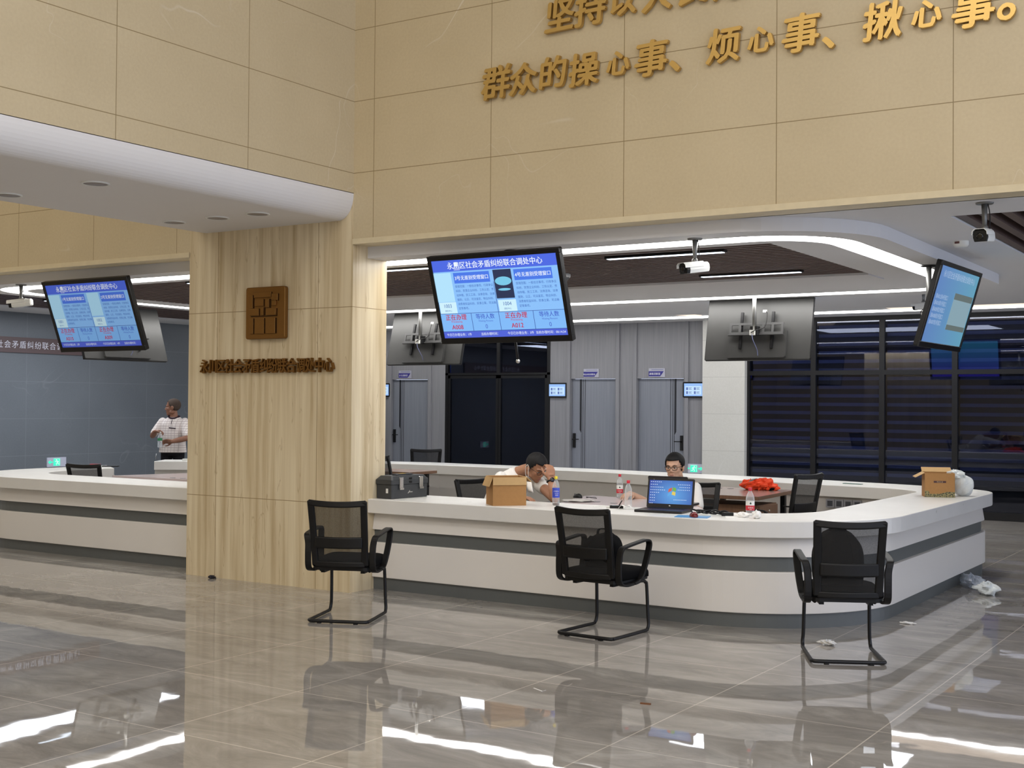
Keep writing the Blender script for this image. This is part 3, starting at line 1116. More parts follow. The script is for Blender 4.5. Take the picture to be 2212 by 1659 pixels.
def chair_back(t, z0, z1, y0, y1, w0, w1, mat=None):
    """leaning mesh backrest: frame, fabric and lumbar bar; slightly dished"""
    def S(u, v, off=0.0):       # u in -1..1 across, v in 0..1 up
        w = w0 + (w1 - w0) * v
        y = y0 + (y1 - y0) * (v ** 1.25) - 0.03 * (1 - u * u) + off
        return Vector((u * w / 2, y, z0 + (z1 - z0) * v + 0.012 * u * u * v))
    nu, nv = 10, 10
    vs = [S(-0.92 + 1.84 * i / nu, 0.02 + 0.94 * j / nv) for j in range(nv + 1) for i in range(nu + 1)]
    fs = [(j * (nu + 1) + i, j * (nu + 1) + i + 1, (j + 1) * (nu + 1) + i + 1, (j + 1) * (nu + 1) + i) for j in range(nv) for i in range(nu)]
    G().add(vs, fs, True).build('backrest_mesh', MAT['mesh'], t)
    g = G()
    side = [Vector((1, 0, 0)), Vector((1, 0, 0))]
    for s in (-1, 1):
        g.ribbon([S(s * 0.92, v / 8) for v in range(9)], [0.05] * 9, 0.028, (1, 0, 0))
    g.ribbon([S(-0.99 + 1.98 * u / 12, 0.965) for u in range(13)], 0.045, 0.028, (0, 0.15, 1))
    g.ribbon([S(-0.92 + 1.84 * u / 12, 0.02) for u in range(13)], 0.04, 0.028, (0, 0, 1))
    g.build('backrest_frame', MAT['black_plastic'], t, bevel=0.008)
    g = G()
    g.ribbon([S(-0.86 + 1.72 * u / 12, 0.36, -0.012) for u in range(13)], 0.085, 0.022, (0, 0, 1))
    g.build('lumbar_bar', MAT['black_plastic'], t, bevel=0.01)


def visitor_chair(loc, rz, label):
    t = thing('visitor_chair', label, 'chair', loc, rz, 'black cantilever visitor chairs')
    # one bent steel tube: floor loop open to the front, front legs rising to the seat
    half = [(-0.19, -0.10, 0.372), (-0.21, 0.15, 0.375), (-0.212, 0.205, 0.36), (-0.214, 0.222, 0.33), (-0.218, 0.235, 0.12), (-0.222, 0.238, 0.06),
            (-0.224, 0.22, 0.025), (-0.226, 0.17, 0.017), (-0.228, -0.20, 0.017), (-0.222, -0.248, 0.017), (-0.19, -0.268, 0.017), (0.0, -0.272, 0.017)]
    pts = half + [(-x, y, z) for x, y, z in reversed(half[:-1])]
    G().tube(smooth_path(pts, 4), 0.0125, 10).build('sled_base', MAT['black_metal'], t)
    for x, y in ((-0.14, -0.272), (0.14, -0.272)):
        G().rbox(x - 0.015, y - 0.014, 0.0, x + 0.015, y + 0.014, 0.012, 0.004).build('glide', MAT['black_plastic'], t)
    g = G()
    g.rbox(-0.225, -0.215, 0.385, 0.225, 0.25, 0.41, 0.05)
    g.box(-0.17, -0.16, 0.36, -0.14, 0.12, 0.39).box(0.14, -0.16, 0.36, 0.17, 0.12, 0.39)
    g.build('seat_pan', MAT['black_plastic'], t)
    ring = round_rect(-0.237, -0.22, 0.237, 0.26, 0.07, 6)
    ins = lambda k: [(x * (1 - k), y * (1 - k) + 0.02 * k) for x, y in ring]
    g = G()
    layers = [(0.06, 0.40), (0.0, 0.415), (0.0, 0.445), (0.05, 0.463), (0.18, 0.473), (0.6, 0.475)]
    n = len(ring)
    vs = [(x, y, z - (0.012 if y > 0.22 else 0)) for k, z in layers for x, y in ins(k)]
    fs = [(a * n + i, a * n + (i + 1) % n, (a + 1) * n + (i + 1) % n, (a + 1) * n + i) for a in range(len(layers) - 1) for i in range(n)]
    fs += [tuple(reversed(range(n))), tuple(range((len(layers) - 1) * n, len(layers) * n))]
    g.add(vs, fs, True)
    g.build('seat', MAT['black_fabric'], t)
    chair_back(t, 0.425, 0.90, -0.215, -0.305, 0.415, 0.445)
    for s in (-1, 1):
        x = s * 0.245
        p = smooth_path([(x, -0.03, 0.375), (x * 1.01, -0.14, 0.375), (x * 1.02, -0.21, 0.405), (x * 1.02, -0.222, 0.50), (x * 1.03, -0.215, 0.58), (x * 1.08, -0.205, 0.635),
                         (x * 1.12, -0.16, 0.65), (x * 1.13, -0.02, 0.667), (x * 1.13, 0.10, 0.676), (x * 1.13, 0.145, 0.655), (x * 1.12, 0.14, 0.60), (x * 1.07, 0.105, 0.48), (x * 1.02, 0.06, 0.395), (x, -0.02, 0.375)], 4)
        G().ribbon(p, [0.048] * len(p), 0.017, (1, 0, 0)).build('armrest', MAT['black_plastic'], t, bevel=0.006)
    return t


def bag_lump(g, pts, rx):
    for c, r in pts:
        g.ell(c, r, nu=18, nv=12)


for (cx, cy, ang, lab) in ((0.80, -0.965, 22, 'black mesh visitor chair with an empty seat in front of the column'),
                           (2.70, -0.40, -4, 'black mesh visitor chair holding a small black bag, in front of the laptop'),
                           (4.38, -0.25, 27, 'black mesh visitor chair holding a black backpack, at the curved counter corner')):
    visitor_chair((cx, cy, 0), math.radians(ang), lab)


def backpack(loc, rz, w, d, h, name, label, cat):
    t = thing(name, label, cat, loc, rz)
    prof = []
    nu, nz = 28, 14
    vs = []
    for k in range(nz + 1):
        v = k / nz
        z = h * v
        f = 1.0 if v < 0.45 else math.sqrt(max(0.0, 1 - ((v - 0.45) / 0.57) ** 2.2))
        f *= 0.93 + 0.07 * math.sin(min(v / 0.3, 1) * PI / 2)
        for i in range(nu):
            a = 2 * PI * i / nu
            cx_, sy = math.cos(a), math.sin(a)
            e = 0.6
            x = math.copysign(abs(cx_) ** e, cx_) * w / 2 * f
            y = math.copysign(abs(sy) ** e, sy) * d / 2 * (0.55 + 0.45 * f)
            vs.append((x, y + 0.03 * v, z + 0.004 * math.sin(5 * a + k)))
    fs = [(k * nu + i, k * nu + (i + 1) % nu, (k + 1) * nu + (i + 1) % nu, (k + 1) * nu + i) for k in range(nz) for i in range(nu)]
    fs += [tuple(reversed(range(nu))), tuple(range(nz * nu, (nz + 1) * nu))]
    G().add(vs, fs, True).build('body', MAT['black_fabric'], t)
    G().rbox(-w * 0.33, d / 2 - 0.02, 0.03, w * 0.33, d / 2 + 0.05, h * 0.5, 0.04, axis='Y').build('front_pocket', MAT['black_fabric'], t, bevel=0.015)
    p = smooth_path([(-0.05, 0.0, h * 0.97), (-0.04, 0.01, h + 0.03), (0.04, 0.01, h + 0.03), (0.05, 0.0, h * 0.97)], 4)
    G().ribbon(p, 0.022, 0.008, (0, 1, 0)).build('grab_handle', MAT['black_fabric'], t)
    for s in (-1, 1):
        p = smooth_path([(s * w * 0.2, -d / 2 + 0.03, h * 0.92), (s * w * 0.27, -d / 2 - 0.02, h * 0.7), (s * w * 0.3, -d / 2 - 0.025, h * 0.35), (s * w * 0.34, -d / 2 + 0.01, 0.05)], 4)
        G().ribbon(p, 0.045, 0.012, (1, 0, 0)).build('shoulder_strap', MAT['black_fabric'], t)
    return t


_c, _s = math.cos(math.radians(25)), math.sin(math.radians(25))
backpack((4.39 - 0.035 * _c - 0.02 * _s, -0.25 - 0.035 * _s + 0.02 * _c, 0.47), math.radians(27), 0.33, 0.22, 0.355, 'backpack', 'black round-topped backpack standing on the seat of the chair at the counter corner', 'backpack')
backpack((2.70 - 0.01, -0.41, 0.47), math.radians(-4), 0.27, 0.17, 0.24, 'small_bag', 'small black bag standing on the seat of the middle visitor chair', 'bag')


# office chairs inside the counters (task chairs, mesh backs)
def task_chair(loc, rz, label, seat=0.47, top=0.98):
    t = thing('office_chair', label, 'chair', loc, rz, 'black office chairs behind the counters')
    for k in range(5):
        a = 2 * PI * k / 5 + 0.3
        leg = G().ribbon([(0.03 * math.cos(a), 0.03 * math.sin(a), 0.09), (0.29 * math.cos(a), 0.29 * math.sin(a), 0.065)], [0.05, 0.03], 0.03, (-math.sin(a), math.cos(a), 0)).build('leg', MAT['black_plastic'], t)
        M = Matrix.Translation((0.29 * math.cos(a), 0.29 * math.sin(a), 0.027)) @ Matrix.Rotation(a, 4, 'Z') @ Matrix.Rotation(PI / 2, 4, 'X')
        G().lathe([(0.026, -0.02), (0.027, -0.012), (0.027, 0.012), (0.026, 0.02)], 14, M=M).build('caster', MAT['black_plastic'], leg)
    G().lathe([(0.03, 0.07), (0.03, 0.25), (0.018, 0.25), (0.018, seat - 0.06)], 14).build('gas_column', MAT['black_metal'], t)
    ring = round_rect(-0.24, -0.23, 0.24, 0.25, 0.08, 5)
    n = len(ring)
    layers = [(0.05, seat - 0.055), (0.0, seat - 0.035), (0.0, seat - 0.01), (0.08, seat + 0.008), (0.6, seat + 0.01)]
    vs = [(x * (1 - k), y * (1 - k), z) for k, z in layers for x, y in ring]
    fs = [(a * n + i, a * n + (i + 1) % n, (a + 1) * n + (i + 1) % n, (a + 1) * n + i) for a in range(len(layers) - 1) for i in range(n)]
    fs += [tuple(reversed(range(n))), tuple(range((len(layers) - 1) * n, len(layers) * n))]
    G().add(vs, fs, True).build('seat', MAT['black_fabric'], t)
    chair_back(t, seat + 0.06, top, -0.235, -0.32, 0.42, 0.47)
    G().ribbon(smooth_path([(0, -0.1, seat - 0.06), (0, -0.24, seat - 0.05), (0, -0.285, seat + 0.05), (0, -0.275, seat + 0.2)], 5), 0.07, 0.02, (1, 0, 0)).build('back_bracket', MAT['black_plastic'], t)
    for s in (-1, 1):
        p = smooth_path([(s * 0.2, 0.0, seat - 0.05), (s * 0.27, 0.0, seat - 0.02), (s * 0.285, -0.02, seat + 0.12), (s * 0.285, -0.04, seat + 0.19), (s * 0.285, 0.12, seat + 0.2)], 4)
        G().ribbon(p, 0.04, 0.016, (0.1, 1, 0.1)).build('armrest', MAT['black_plastic'], t, bevel=0.005)
    return t




# ------------------------------------------------------------------ televisions on ceiling poles
def text_into(g, body, M, bold=0.0, **kw):
    me = text_mesh(body, **kw)
    for dx, dy in (((-bold, 0), (bold, 0), (0, bold * 0.6)) if bold else ((0, 0),)):
        T = M @ Matrix.Translation((dx, dy, 0))
        g.add([T @ v.co for v in me.vertices], [tuple(p.vertices) for p in me.polygons])


def gradient_glow(name, c0, c1, axis='X', lo=-0.6, hi=0.6, k=1.0):
    m, nt, b = new_mat(name)
    tc = N(nt, 'ShaderNodeTexCoord')
    sep = N(nt, 'ShaderNodeSeparateXYZ')
    nt.links.new(tc.outputs['Object'], sep.inputs[0])
    mr = N(nt, 'ShaderNodeMapRange')
    mr.inputs[1].default_value, mr.inputs[2].default_value = lo, hi
    nt.links.new(sep.outputs['XYZ'.index(axis)], mr.inputs[0])
    nt.links.new(mix_color(nt, mr.outputs[0], c0, c1), b.inputs['Emission Color'])
    b.inputs['Emission Strength'].default_value = k
    b.inputs['Base Color'].default_value = (0.02, 0.02, 0.02, 1)
    b.inputs['Roughness'].default_value = 0.35
    b.inputs['Specular IOR Level'].default_value = 0.2
    return m


TW, TH = 1.29, 0.75          # case
SW, SH = 1.215, 0.66         # picture
SX0, SZ0 = -SW / 2, TH / 2 - 0.04 - SH


def tv(loc, yaw, tilt, zc, label, pole_dx=0.0, pole_back=0.20, back_detail=True):
    t = thing('hanging_television', label, 'television', loc, yaw, 'televisions on ceiling poles')
    M = Matrix.Rotation(tilt, 4, 'X')
    G().rbox(-TW / 2, 0.0, -TH / 2, TW / 2, 0.035, TH / 2, 0.012, axis='Y', M=M).build('case', MAT['black_plastic'], t)
    g = G()
    for a in ((-TW / 2, -TH / 2, TW / 2, SZ0), (-TW / 2, SZ0 + SH, TW / 2, TH / 2), (-TW / 2, SZ0, SX0, SZ0 + SH), (SX0 + SW, SZ0, TW / 2, SZ0 + SH)):
        g.box(a[0], -0.014, a[1], a[2], 0.0, a[3], M=M)
    g.build('bezel', MAT['tv_bezel'], t, bevel=0.004)
    G().rbox(-0.36, 0.035, -TH / 2 + 0.02, 0.36, 0.075, -0.02, 0.02, axis='Y', M=M).build('electronics_cover', MAT['tv_back'], t)
    G().rbox(-TW / 2 + 0.004, 0.030, -TH / 2 + 0.004, TW / 2 - 0.004, 0.037, TH / 2 - 0.004, 0.012, axis='Y', M=M).build('back_shell', MAT['tv_back'], t)
    # mount: two upright rails, wall plate with punched windows, pole to the ceiling
    for s in (-1, 1):
        g = G().box(s * 0.19 - 0.016, 0.075, -0.25, s * 0.19 + 0.016, 0.10, 0.19, M=M)
        for k in range(10):
            g.box(s * 0.19 - 0.006, 0.099, -0.235 + k * 0.042, s * 0.19 + 0.006, 0.102, -0.22 + k * 0.042, M=M)
        g.build('mount_rail', MAT['black_metal'], t)
    g = G()
    x0, x1, zb, zt_ = -0.33, 0.33, -0.085, 0.055
    for a in ((x0, zb, x1, zb + 0.028), (x0, zt_ - 0.028, x1, zt_)):
        g.box(a[0], 0.10, a[1], a[2], 0.114, a[3], M=M)
    for xx in (-0.33, -0.215, -0.10, 0.03, 0.185, 0.30):
        g.box(xx, 0.10, zb + 0.028, xx + 0.03, 0.114, zt_ - 0.028, M=M)
    g.box(x0 - 0.01, 0.10, zb - 0.012, x1 + 0.01, 0.135, zb, M=M)
    g.build('mount_plate', MAT['mount_grey'], t)
    yb = pole_back
    zpole = zc - loc[2]
    g = G().tube([(pole_dx, yb, -0.06), (pole_dx, yb, zpole)], 0.024, 14)
    g.build('pole', MAT['grey_metal'], t)
    G().rbox(pole_dx - 0.05, 0.11, -0.075, pole_dx + 0.05, yb + 0.02, 0.03, 0.01).build('tilt_bracket', MAT['black_metal'], t)
    G().lathe([(0.07, zpole - 0.012), (0.07, zpole - 0.001)], 20, c=(pole_dx, yb, 0)).build('ceiling_flange', MAT['black_metal'], t)
    G().rbox(-pole_dx + 0.0 - 0.02, yb + 0.024, -0.075, -pole_dx + 0.04, yb + 0.06, -0.015, 0.006, axis='Y').build('socket_box', MAT['white_plastic'], t)
    G().rbox(-0.09, 0.038, 0.20, -0.04, 0.0405, 0.23, 0.003, axis='Y', M=M).build('rating_label', MAT['white_plastic'], t)
    pts = smooth_path([(0.01, yb + 0.055, -0.05), (0.0, yb + 0.06, -0.12), (-0.025, yb + 0.03, -0.20), (-0.035, yb, -0.25), (-0.03, 0.13, -0.335)], 4)
    G().tube(pts, 0.004, 6).build('network_cable', MAT['cable_grey'], t)
    g = G().tube(smooth_path([(0.02, yb + 0.06, -0.045), (-0.03, yb + 0.06, -0.02), (-0.12, 0.16, 0.02), (-0.13, 0.10, 0.16), (-0.1, 0.05, 0.21)], 4), 0.005, 6)
    g.build('power_cable', MAT['black_plastic'], t)
    return t, M


MAT['tv_bezel'] = plain('tv_bezel_gloss', srgb(16, 15, 17), 0.3, var=0.05, spec=0.4)
MAT['tv_back'] = plain('tv_back_steel', srgb(58, 58, 57), 0.42, var=0.12, scale=6)
MAT['mount_grey'] = plain('dark_grey_mount', srgb(70, 70, 70), 0.45, var=0.08)
MAT['cable_grey'] = plain('blue_grey_cable', srgb(120, 128, 170), 0.5)


def scr(M, u, v, dy=0.0):
    """picture fraction (from the left, from the top) -> local point"""
    return M @ Vector((SX0 + u * SW, -0.004 - dy, SZ0 + SH - v * SH))


def rect(M, g, u0, v0, u1, v1, dy):
    g.add([scr(M, u0, v1, dy), scr(M, u1, v1, dy), scr(M, u1, v0, dy), scr(M, u0, v0, dy)], [(0, 1, 2, 3)])


def words(M, g, u, v, body, size, dy=0.004, **kw):
    T = Matrix.Translation(scr(M, u, v, dy)) @ M.to_3x3().to_4x4() @ FRONT
    text_into(g, body, T, size=size, **kw)


def queue_screen(t, M, k, left, right, night, times):
    """the calling screen: title bar, two counter panels, four status cells, footer"""
    f = lambda r, g_, b: srgb(r * k, g_ * k, b * k)
    tag_ = '_%d' % int(k * 100)
    m = {n: glow(n + tag_, f(*c)) for n, c in dict(head=(74, 104, 226), body=(138, 192, 250), pale=(178, 226, 252), cell=(128, 186, 248), rule=(56, 84, 160), pill=(72, 120, 232),
                                                  white=(236, 244, 255), ink=(52, 92, 176), red=(192, 34, 62), blue=(70, 96, 196), foot=(78, 98, 214), dark=(36, 48, 82), glowc=(120, 200, 232), cards=(206, 240, 252)).items()}
    g = G(); rect(M, g, 0, 0, 1, 1, 0.0); scr_ = g.build('screen', m['body'], t)
    g = G(); rect(M, g, 0, 0, 1, 0.145, 0.0012); g.build('title_bar', m['head'], scr_)
    g = G(); rect(M, g, 0, 0.685, 1, 0.915, 0.0012); g.build('status_row', m['cell'], scr_)
    g = G(); rect(M, g, 0, 0.92, 1, 1, 0.0012); g.build('footer_bar', m['foot'], scr_)
    g = G()
    rect(M, g, 0, 0.681, 1, 0.687, 0.002); rect(M, g, 0, 0.913, 1, 0.92, 0.002); rect(M, g, 0.482, 0.30, 0.486, 0.915, 0.002)
    for u in (0.255, 0.755):
        rect(M, g, u, 0.685, u + 0.004, 0.915, 0.002)
    g.build('divider', m['rule'], scr_)
    g = G()
    for u in (0.0, 0.49):
        rect(M, g, u + 0.005, 0.535, u + 0.148, 0.68, 0.002)
    g.build('number_card', m['cards'], scr_)
    g = G(); rect(M, g, 0.0, 0.16, 0.145, 0.53, 0.002); g.build('photo_card', m['pale'], scr_)
    if night:
        g = G(); rect(M, g, 0.49, 0.155, 0.635, 0.515, 0.002); p = g.build('night_photo', m['dark'], scr_)
        g = G()
        vs = [scr(M, 0.563 + 0.066 * math.cos(a), 0.30 + 0.055 * math.sin(a), 0.003) for a in [2 * PI * i / 20 for i in range(20)]]
        g.add(vs, [tuple(reversed(range(20)))])
        vs = [scr(M, 0.563 + 0.05 * math.cos(a), 0.405 + 0.016 * math.sin(a), 0.003) for a in [2 * PI * i / 20 for i in range(20)]]
        g.add(vs, [tuple(reversed(range(20)))])
        g.build('night_glow', m['glowc'], scr_)
    else:
        g = G(); rect(M, g, 0.49, 0.155, 0.635, 0.515, 0.002); g.build('photo_card', m['pale'], scr_)
    g = G()
    for u in (0.165, 0.655):
        rect(M, g, u, 0.165, u + 0.295, 0.30, 0.002)
    g.build('heading_pill', m['pill'], scr_)
    g = G()
    words(M, g, 0.51, 0.108, '永川区社会矛盾纠纷联合调处中心', 0.062, bold=0.0009)
    words(M, g, 0.3125, 0.255, left[0] + '号无差别受理窗口', 0.040, bold=0.0006)
    words(M, g, 0.8025, 0.255, right[0] + '号无差别受理窗口', 0.040, bold=0.0006)
    for u, s in ((0.13, times[0]), (0.39, times[1]), (0.635, times[2]), (0.87, times[3])):
        words(M, g, u, 0.972, s, 0.027)
    # small crest beside the title
    rect(M, g, 0.190, 0.03, 0.216, 0.085, 0.003)
    words(M, g, 0.203, 0.118, '平安永川', 0.018)
    rect(M, g, 0.178, 0.126, 0.228, 0.131, 0.003)
    g.build('lettering', m['white'], scr_)
    g = G()
    para = ['受理范围：一般信访事项、行政争议', '纠纷、民营企业纠纷、工伤认定、劳', '动仲裁、民工工资、法律咨询、法律', '援助、公正、司法鉴定、物业纠纷、', '消费者权益纠纷、民事立案、司法确', '定等事项。']
    for u in (0.165, 0.66):
        for i, s in enumerate(para):
            words(M, g, u, 0.352 + i * 0.056, s, 0.0238, align='LEFT')
    for u, s in ((0.075, left[1]), (0.565, right[1])):
        words(M, g, u, 0.605, s, 0.043)
        words(M, g, u, 0.655, '调处中心', 0.018)
    g.build('lettering', m['ink'], scr_)
    g = G()
    for u in (0.128, 0.62):
        words(M, g, u, 0.762, '正在办理', 0.054, bold=0.0010)
        words(M, g, u, 0.80, 'Processing', 0.026)
    words(M, g, 0.128, 0.888, left[2], 0.054, bold=0.0008)
    words(M, g, 0.62, 0.888, right[2], 0.054, bold=0.0008)
    g.build('lettering', m['red'], scr_)
    g = G()
    for u in (0.37, 0.878):
        words(M, g, u, 0.758, '等待人数', 0.047, bold=0.0006)
        words(M, g, u, 0.80, 'Waiting Persons', 0.022)
        words(M, g, u, 0.886, '0', 0.05)
    g.build('lettering', m['blue'], scr_)


t, M = tv((1.418, 0.132, 2.495), math.radians(-1.1), math.radians(17.8), 2.9, 'large lit blue calling screen hung beside the column, facing out')
queue_screen(t, M, 1.0, ('3', '1003', 'A008'), ('4', '1004', 'A012'), True, ('今日已办理业务：1件', '当前办理时间：', '今日已办理业务：3件', '当前办理时间：00:14:34'))
g = G().tube([(0.03, 0.20, -0.30), (0.055, 0.21, -0.50)], 0.011, 10)
g.build('drop_rod', MAT['black_metal'], t)
G().ell((0.0555, 0.21, -0.508), (0.018, 0.018, 0.018)).build('rod_tip', MAT['chrome'], t)
t, M = tv((-3.323, -0.038, 2.489), math.radians(-0.3), math.radians(19.9), 2.9, 'lit blue calling screen hung over the left counter, left of the column', pole_back=0.34)
queue_screen(t, M, 0.80, ('1', '1001', 'A010'), ('2', '1002', 'A009'), False, ('今日已办理业务：2件', '当前办理时间：', '今日已办理业务：4件', '当前办理时间：'))

# list screen over the side run, seen edge-on
t, M = tv((4.281, 3.037, 2.511), math.radians(90 - 1.76), math.radians(15.9), 2.9, 'tilted screen with pale list hung over the right end of the counter', pole_back=0.19)
MAT['list_sky'] = gradient_glow('list_screen_sky', srgb(92, 128, 186), srgb(96, 156, 182), 'X', -0.6, 0.6)
MAT['list_panel'] = glow('list_screen_panel', srgb(132, 160, 172))
MAT['list_olive'] = glow('list_screen_olive', srgb(96, 108, 106))
MAT['list_ink'] = glow('list_screen_ink', srgb(166, 186, 214))
g = G(); rect(M, g, 0, 0, 1, 1, 0.0); sc_ = g.build('screen', MAT['list_sky'], t)
g = G(); rect(M, g, 0.50, 0.30, 0.98, 0.80, 0.0012); g.build('list_panel', MAT['list_panel'], sc_)
g = G(); rect(M, g, 0.50, 0.30, 0.98, 0.385, 0.002); rect(M, g, 0.50, 0.73, 0.98, 0.80, 0.002); g.build('panel_bar', MAT['list_olive'], sc_)
g = G()
words(M, g, 0.5, 0.13, '永川区社会矛盾纠纷联合调处中心', 0.066)
for i, s in enumerate(('请A012到4号窗口', '请A010到1号窗口', '请A009到2号窗口', '请A008到3号窗口', '请A007到3号窗口')):
    words(M, g, 0.05, 0.42 + i * 0.085, s, 0.047, align='LEFT')
g.build('lettering', MAT['list_ink'], sc_)

# screens turned away from the camera: their backs and mounts show
MAT['desk_blue'] = gradient_glow('violet_cyan_screen', srgb(92, 80, 236), srgb(70, 190, 232), 'Z', -0.25, 0.3, 1.6)
for (x, y, z, yaw, tilt, lab) in ((1.466, 5.671, 2.533, 180 + 1.7, 11.9, 'back of a black television with grey mount, hung in front of the white pillar'),
                                  (-3.374, 5.663, 2.526, 180 - 1.9, 13.2, 'back of a black television half hidden behind the large blue calling screen'),
                                  (-6.285, 2.801, 2.513, -90 - 3.9, 19.3, 'back of a black television half hidden behind the left calling screen')):
    t, M = tv((x, y, z), math.radians(yaw), math.radians(tilt), 3.03 if y > 5.6 else 2.9, lab, pole_back=0.17 if y > 5 else 0.20)
    g = G(); rect(M, g, 0, 0, 1, 1, 0.0); g.build('screen', MAT['desk_blue'], t)


# ------------------------------------------------------------------ security cameras and sensors
MAT['lens'] = plain('black_lens_glass', srgb(10, 10, 12), 0.08, var=0.0)


def bullet_camera(base, drop, azim, pitch, label, length=0.25):
    """azim: compass direction the lens looks (radians from +x), pitch downwards"""
    t = thing('security_camera', label, 'security camera', base, 0, 'white bullet security cameras')
    G().lathe([(0.055, -0.010), (0.058, -0.004), (0.058, 0.0)], 20).build('ceiling_plate', MAT['grey_metal'], t)
    G().tube([(0, 0, -0.005), (0, 0, -drop * 0.55), (0, 0, -drop)], [0.021, 0.017, 0.014], 12).build('drop_arm', MAT['grey_metal'], t)
    G().ell((0, 0, -drop), (0.024, 0.024, 0.024)).build('ball_joint', MAT['grey_metal'], t)
    d = Vector((math.cos(azim) * math.cos(pitch), math.sin(azim) * math.cos(pitch), -math.sin(pitch)))
    s = Vector((-math.sin(azim), math.cos(azim), 0))
    u = s.cross(d) * -1
    if u.z < 0:
        u = -u
    M = Matrix((d, s, u)).transposed().to_4x4()
    M.translation = Vector((0, 0, -drop - 0.055))
    L = length
    prof = [(-0.038, -0.035), (0.038, -0.035), (0.046, -0.008), (0.043, 0.028), (0.028, 0.043), (-0.028, 0.043), (-0.043, 0.028), (-0.046, -0.008)]
    n = len(prof)
    def loft(xs):
        vs = [M @ Vector((x, a * k, b * k)) for x, k in xs for a, b in prof]
        fs = [(j * n + i, j * n + (i + 1) % n, (j + 1) * n + (i + 1) % n, (j + 1) * n + i) for j in range(len(xs) - 1) for i in range(n)]
        fs += [tuple(reversed(range(n))), tuple(range((len(xs) - 1) * n, len(xs) * n))]
        return vs, fs
    b = G().add(*loft([(-L * 0.5, 0.75), (-L * 0.45, 0.95), (-L * 0.2, 1.0), (L * 0.36, 1.0)])).build('body', MAT['white_plastic'], t, bevel=0.004)
    G().add(*loft([(L * 0.36, 1.0), (L * 0.48, 0.98), (L * 0.485, 0.9)])).build('front_cap', MAT['black_plastic'], t)
    hood = [(-0.050, 0.010), (-0.047, 0.034), (-0.030, 0.050), (0.030, 0.050), (0.047, 0.034), (0.050, 0.010)]
    m_ = len(hood)
    vs = [M @ Vector((x, a * k, b * k)) for x in (-L * 0.25, L * 0.56) for k in (1.0, 0.94) for a, b in hood]
    fs = [(i, i + 1, 2 * m_ + i + 1, 2 * m_ + i) for i in range(m_ - 1)] + [(m_ + i + 1, m_ + i, 3 * m_ + i, 3 * m_ + i + 1) for i in range(m_ - 1)]
    fs += [(i + 1, i, m_ + i, m_ + i + 1) for i in range(m_ - 1)] + [(2 * m_ + i, 2 * m_ + i + 1, 3 * m_ + i + 1, 3 * m_ + i) for i in range(m_ - 1)]
    fs += [(0, 2 * m_, 3 * m_, m_), (m_ - 1, 2 * m_ - 1, 4 * m_ - 1, 3 * m_ - 1)]
    G().add(vs, fs).build('sun_hood', MAT['white_plastic'], t)
    lens = G().lathe([(0.020, 0), (0.022, 0.006), (0.015, 0.008), (0.0, 0.007)], 18, M=M @ Matrix.Translation((L * 0.483, 0, 0.0)) @ Matrix.Rotation(PI / 2, 4, 'Y'), cap=False)
    lens.build('lens', MAT['lens'], t)
    G().tube([p for p in smooth_path([(0.022, 0.0, -0.01), (0.034, 0.0, -drop * 0.5), (0.03, 0.01, -drop - 0.01)], 5)], 0.0035, 6).build('cable', MAT['black_plastic'], t)
    return t


bullet_camera((3.03, 0.385, 2.9), 0.17, math.atan2(-0.90, -0.36), 0.14, 'white bullet camera on a ceiling stem in front of the slatted ceiling, over the counter')
bullet_camera((5.14, 0.351, 3.0), 0.17, math.atan2(-0.97, -0.02), 0.1, 'white bullet camera with dark face hung beside the dark slats at the far right')
bullet_camera((-4.94, 0.30, 2.9), 0.155, math.atan2(-0.55, -0.83), 0.12, 'white bullet camera on a ceiling stem near the left edge of the photo')
bullet_camera((3.02, 7.0, 3.03), 0.13, math.atan2(0.2, -1.0), 0.05, 'white bullet camera half hidden behind the tilted right-hand screen')
t = thing('ceiling_sensor', 'small white ceiling sensor with a brown label beside the far right security camera', 'sensor', (4.543, 2.281, 3.0))
G().lathe([(0.062, 0.0), (0.062, -0.03), (0.05, -0.046), (0.0, -0.048)], 22, cap=False).build('housing', MAT['white_plastic'], t)
MAT['brown_label'] = plain('brown_label', srgb(104, 66, 60), 0.5)
G().ribbon([(0.0628 * math.cos(a), 0.0628 * math.sin(a), -0.016) for a in [math.radians(d) for d in range(-128, -80, 8)]], 0.018, 0.001, (0, 0, 1)).build('label_strip', MAT['brown_label'], t)
t = thing('dome_camera', 'small white dome camera on the slatted ceiling just right of the large screen', 'dome camera', (0.82, 2.213, 2.9))
G().lathe([(0.06, 0.01), (0.06, -0.02), (0.055, -0.028)], 22).build('collar', MAT['white_plastic'], t)
G().ell((0, 0, -0.028), (0.048, 0.048, 0.042)).build('dome', MAT['grey_metal'], t)


# ------------------------------------------------------------------ raised metal characters
def brass(name, c, rough):
    m, nt, b = new_mat(name)
    tc = N(nt, 'ShaderNodeTexCoord')
    mp = N(nt, 'ShaderNodeMapping')
    mp.inputs['Scale'].default_value = (4, 4, 60)
    nt.links.new(tc.outputs['Object'], mp.inputs[0])
    no = N(nt, 'ShaderNodeTexNoise')
    no.inputs['Scale'].default_value = 4
    nt.links.new(mp.outputs[0], no.inputs['Vector'])
    nt.links.new(mix_color(nt, no.outputs[0], tuple(x * 0.88 for x in c[:3]) + (1,), c), b.inputs['Base Color'])
    b.inputs['Metallic'].default_value = 0.85
    b.inputs['Roughness'].default_value = rough
    return m


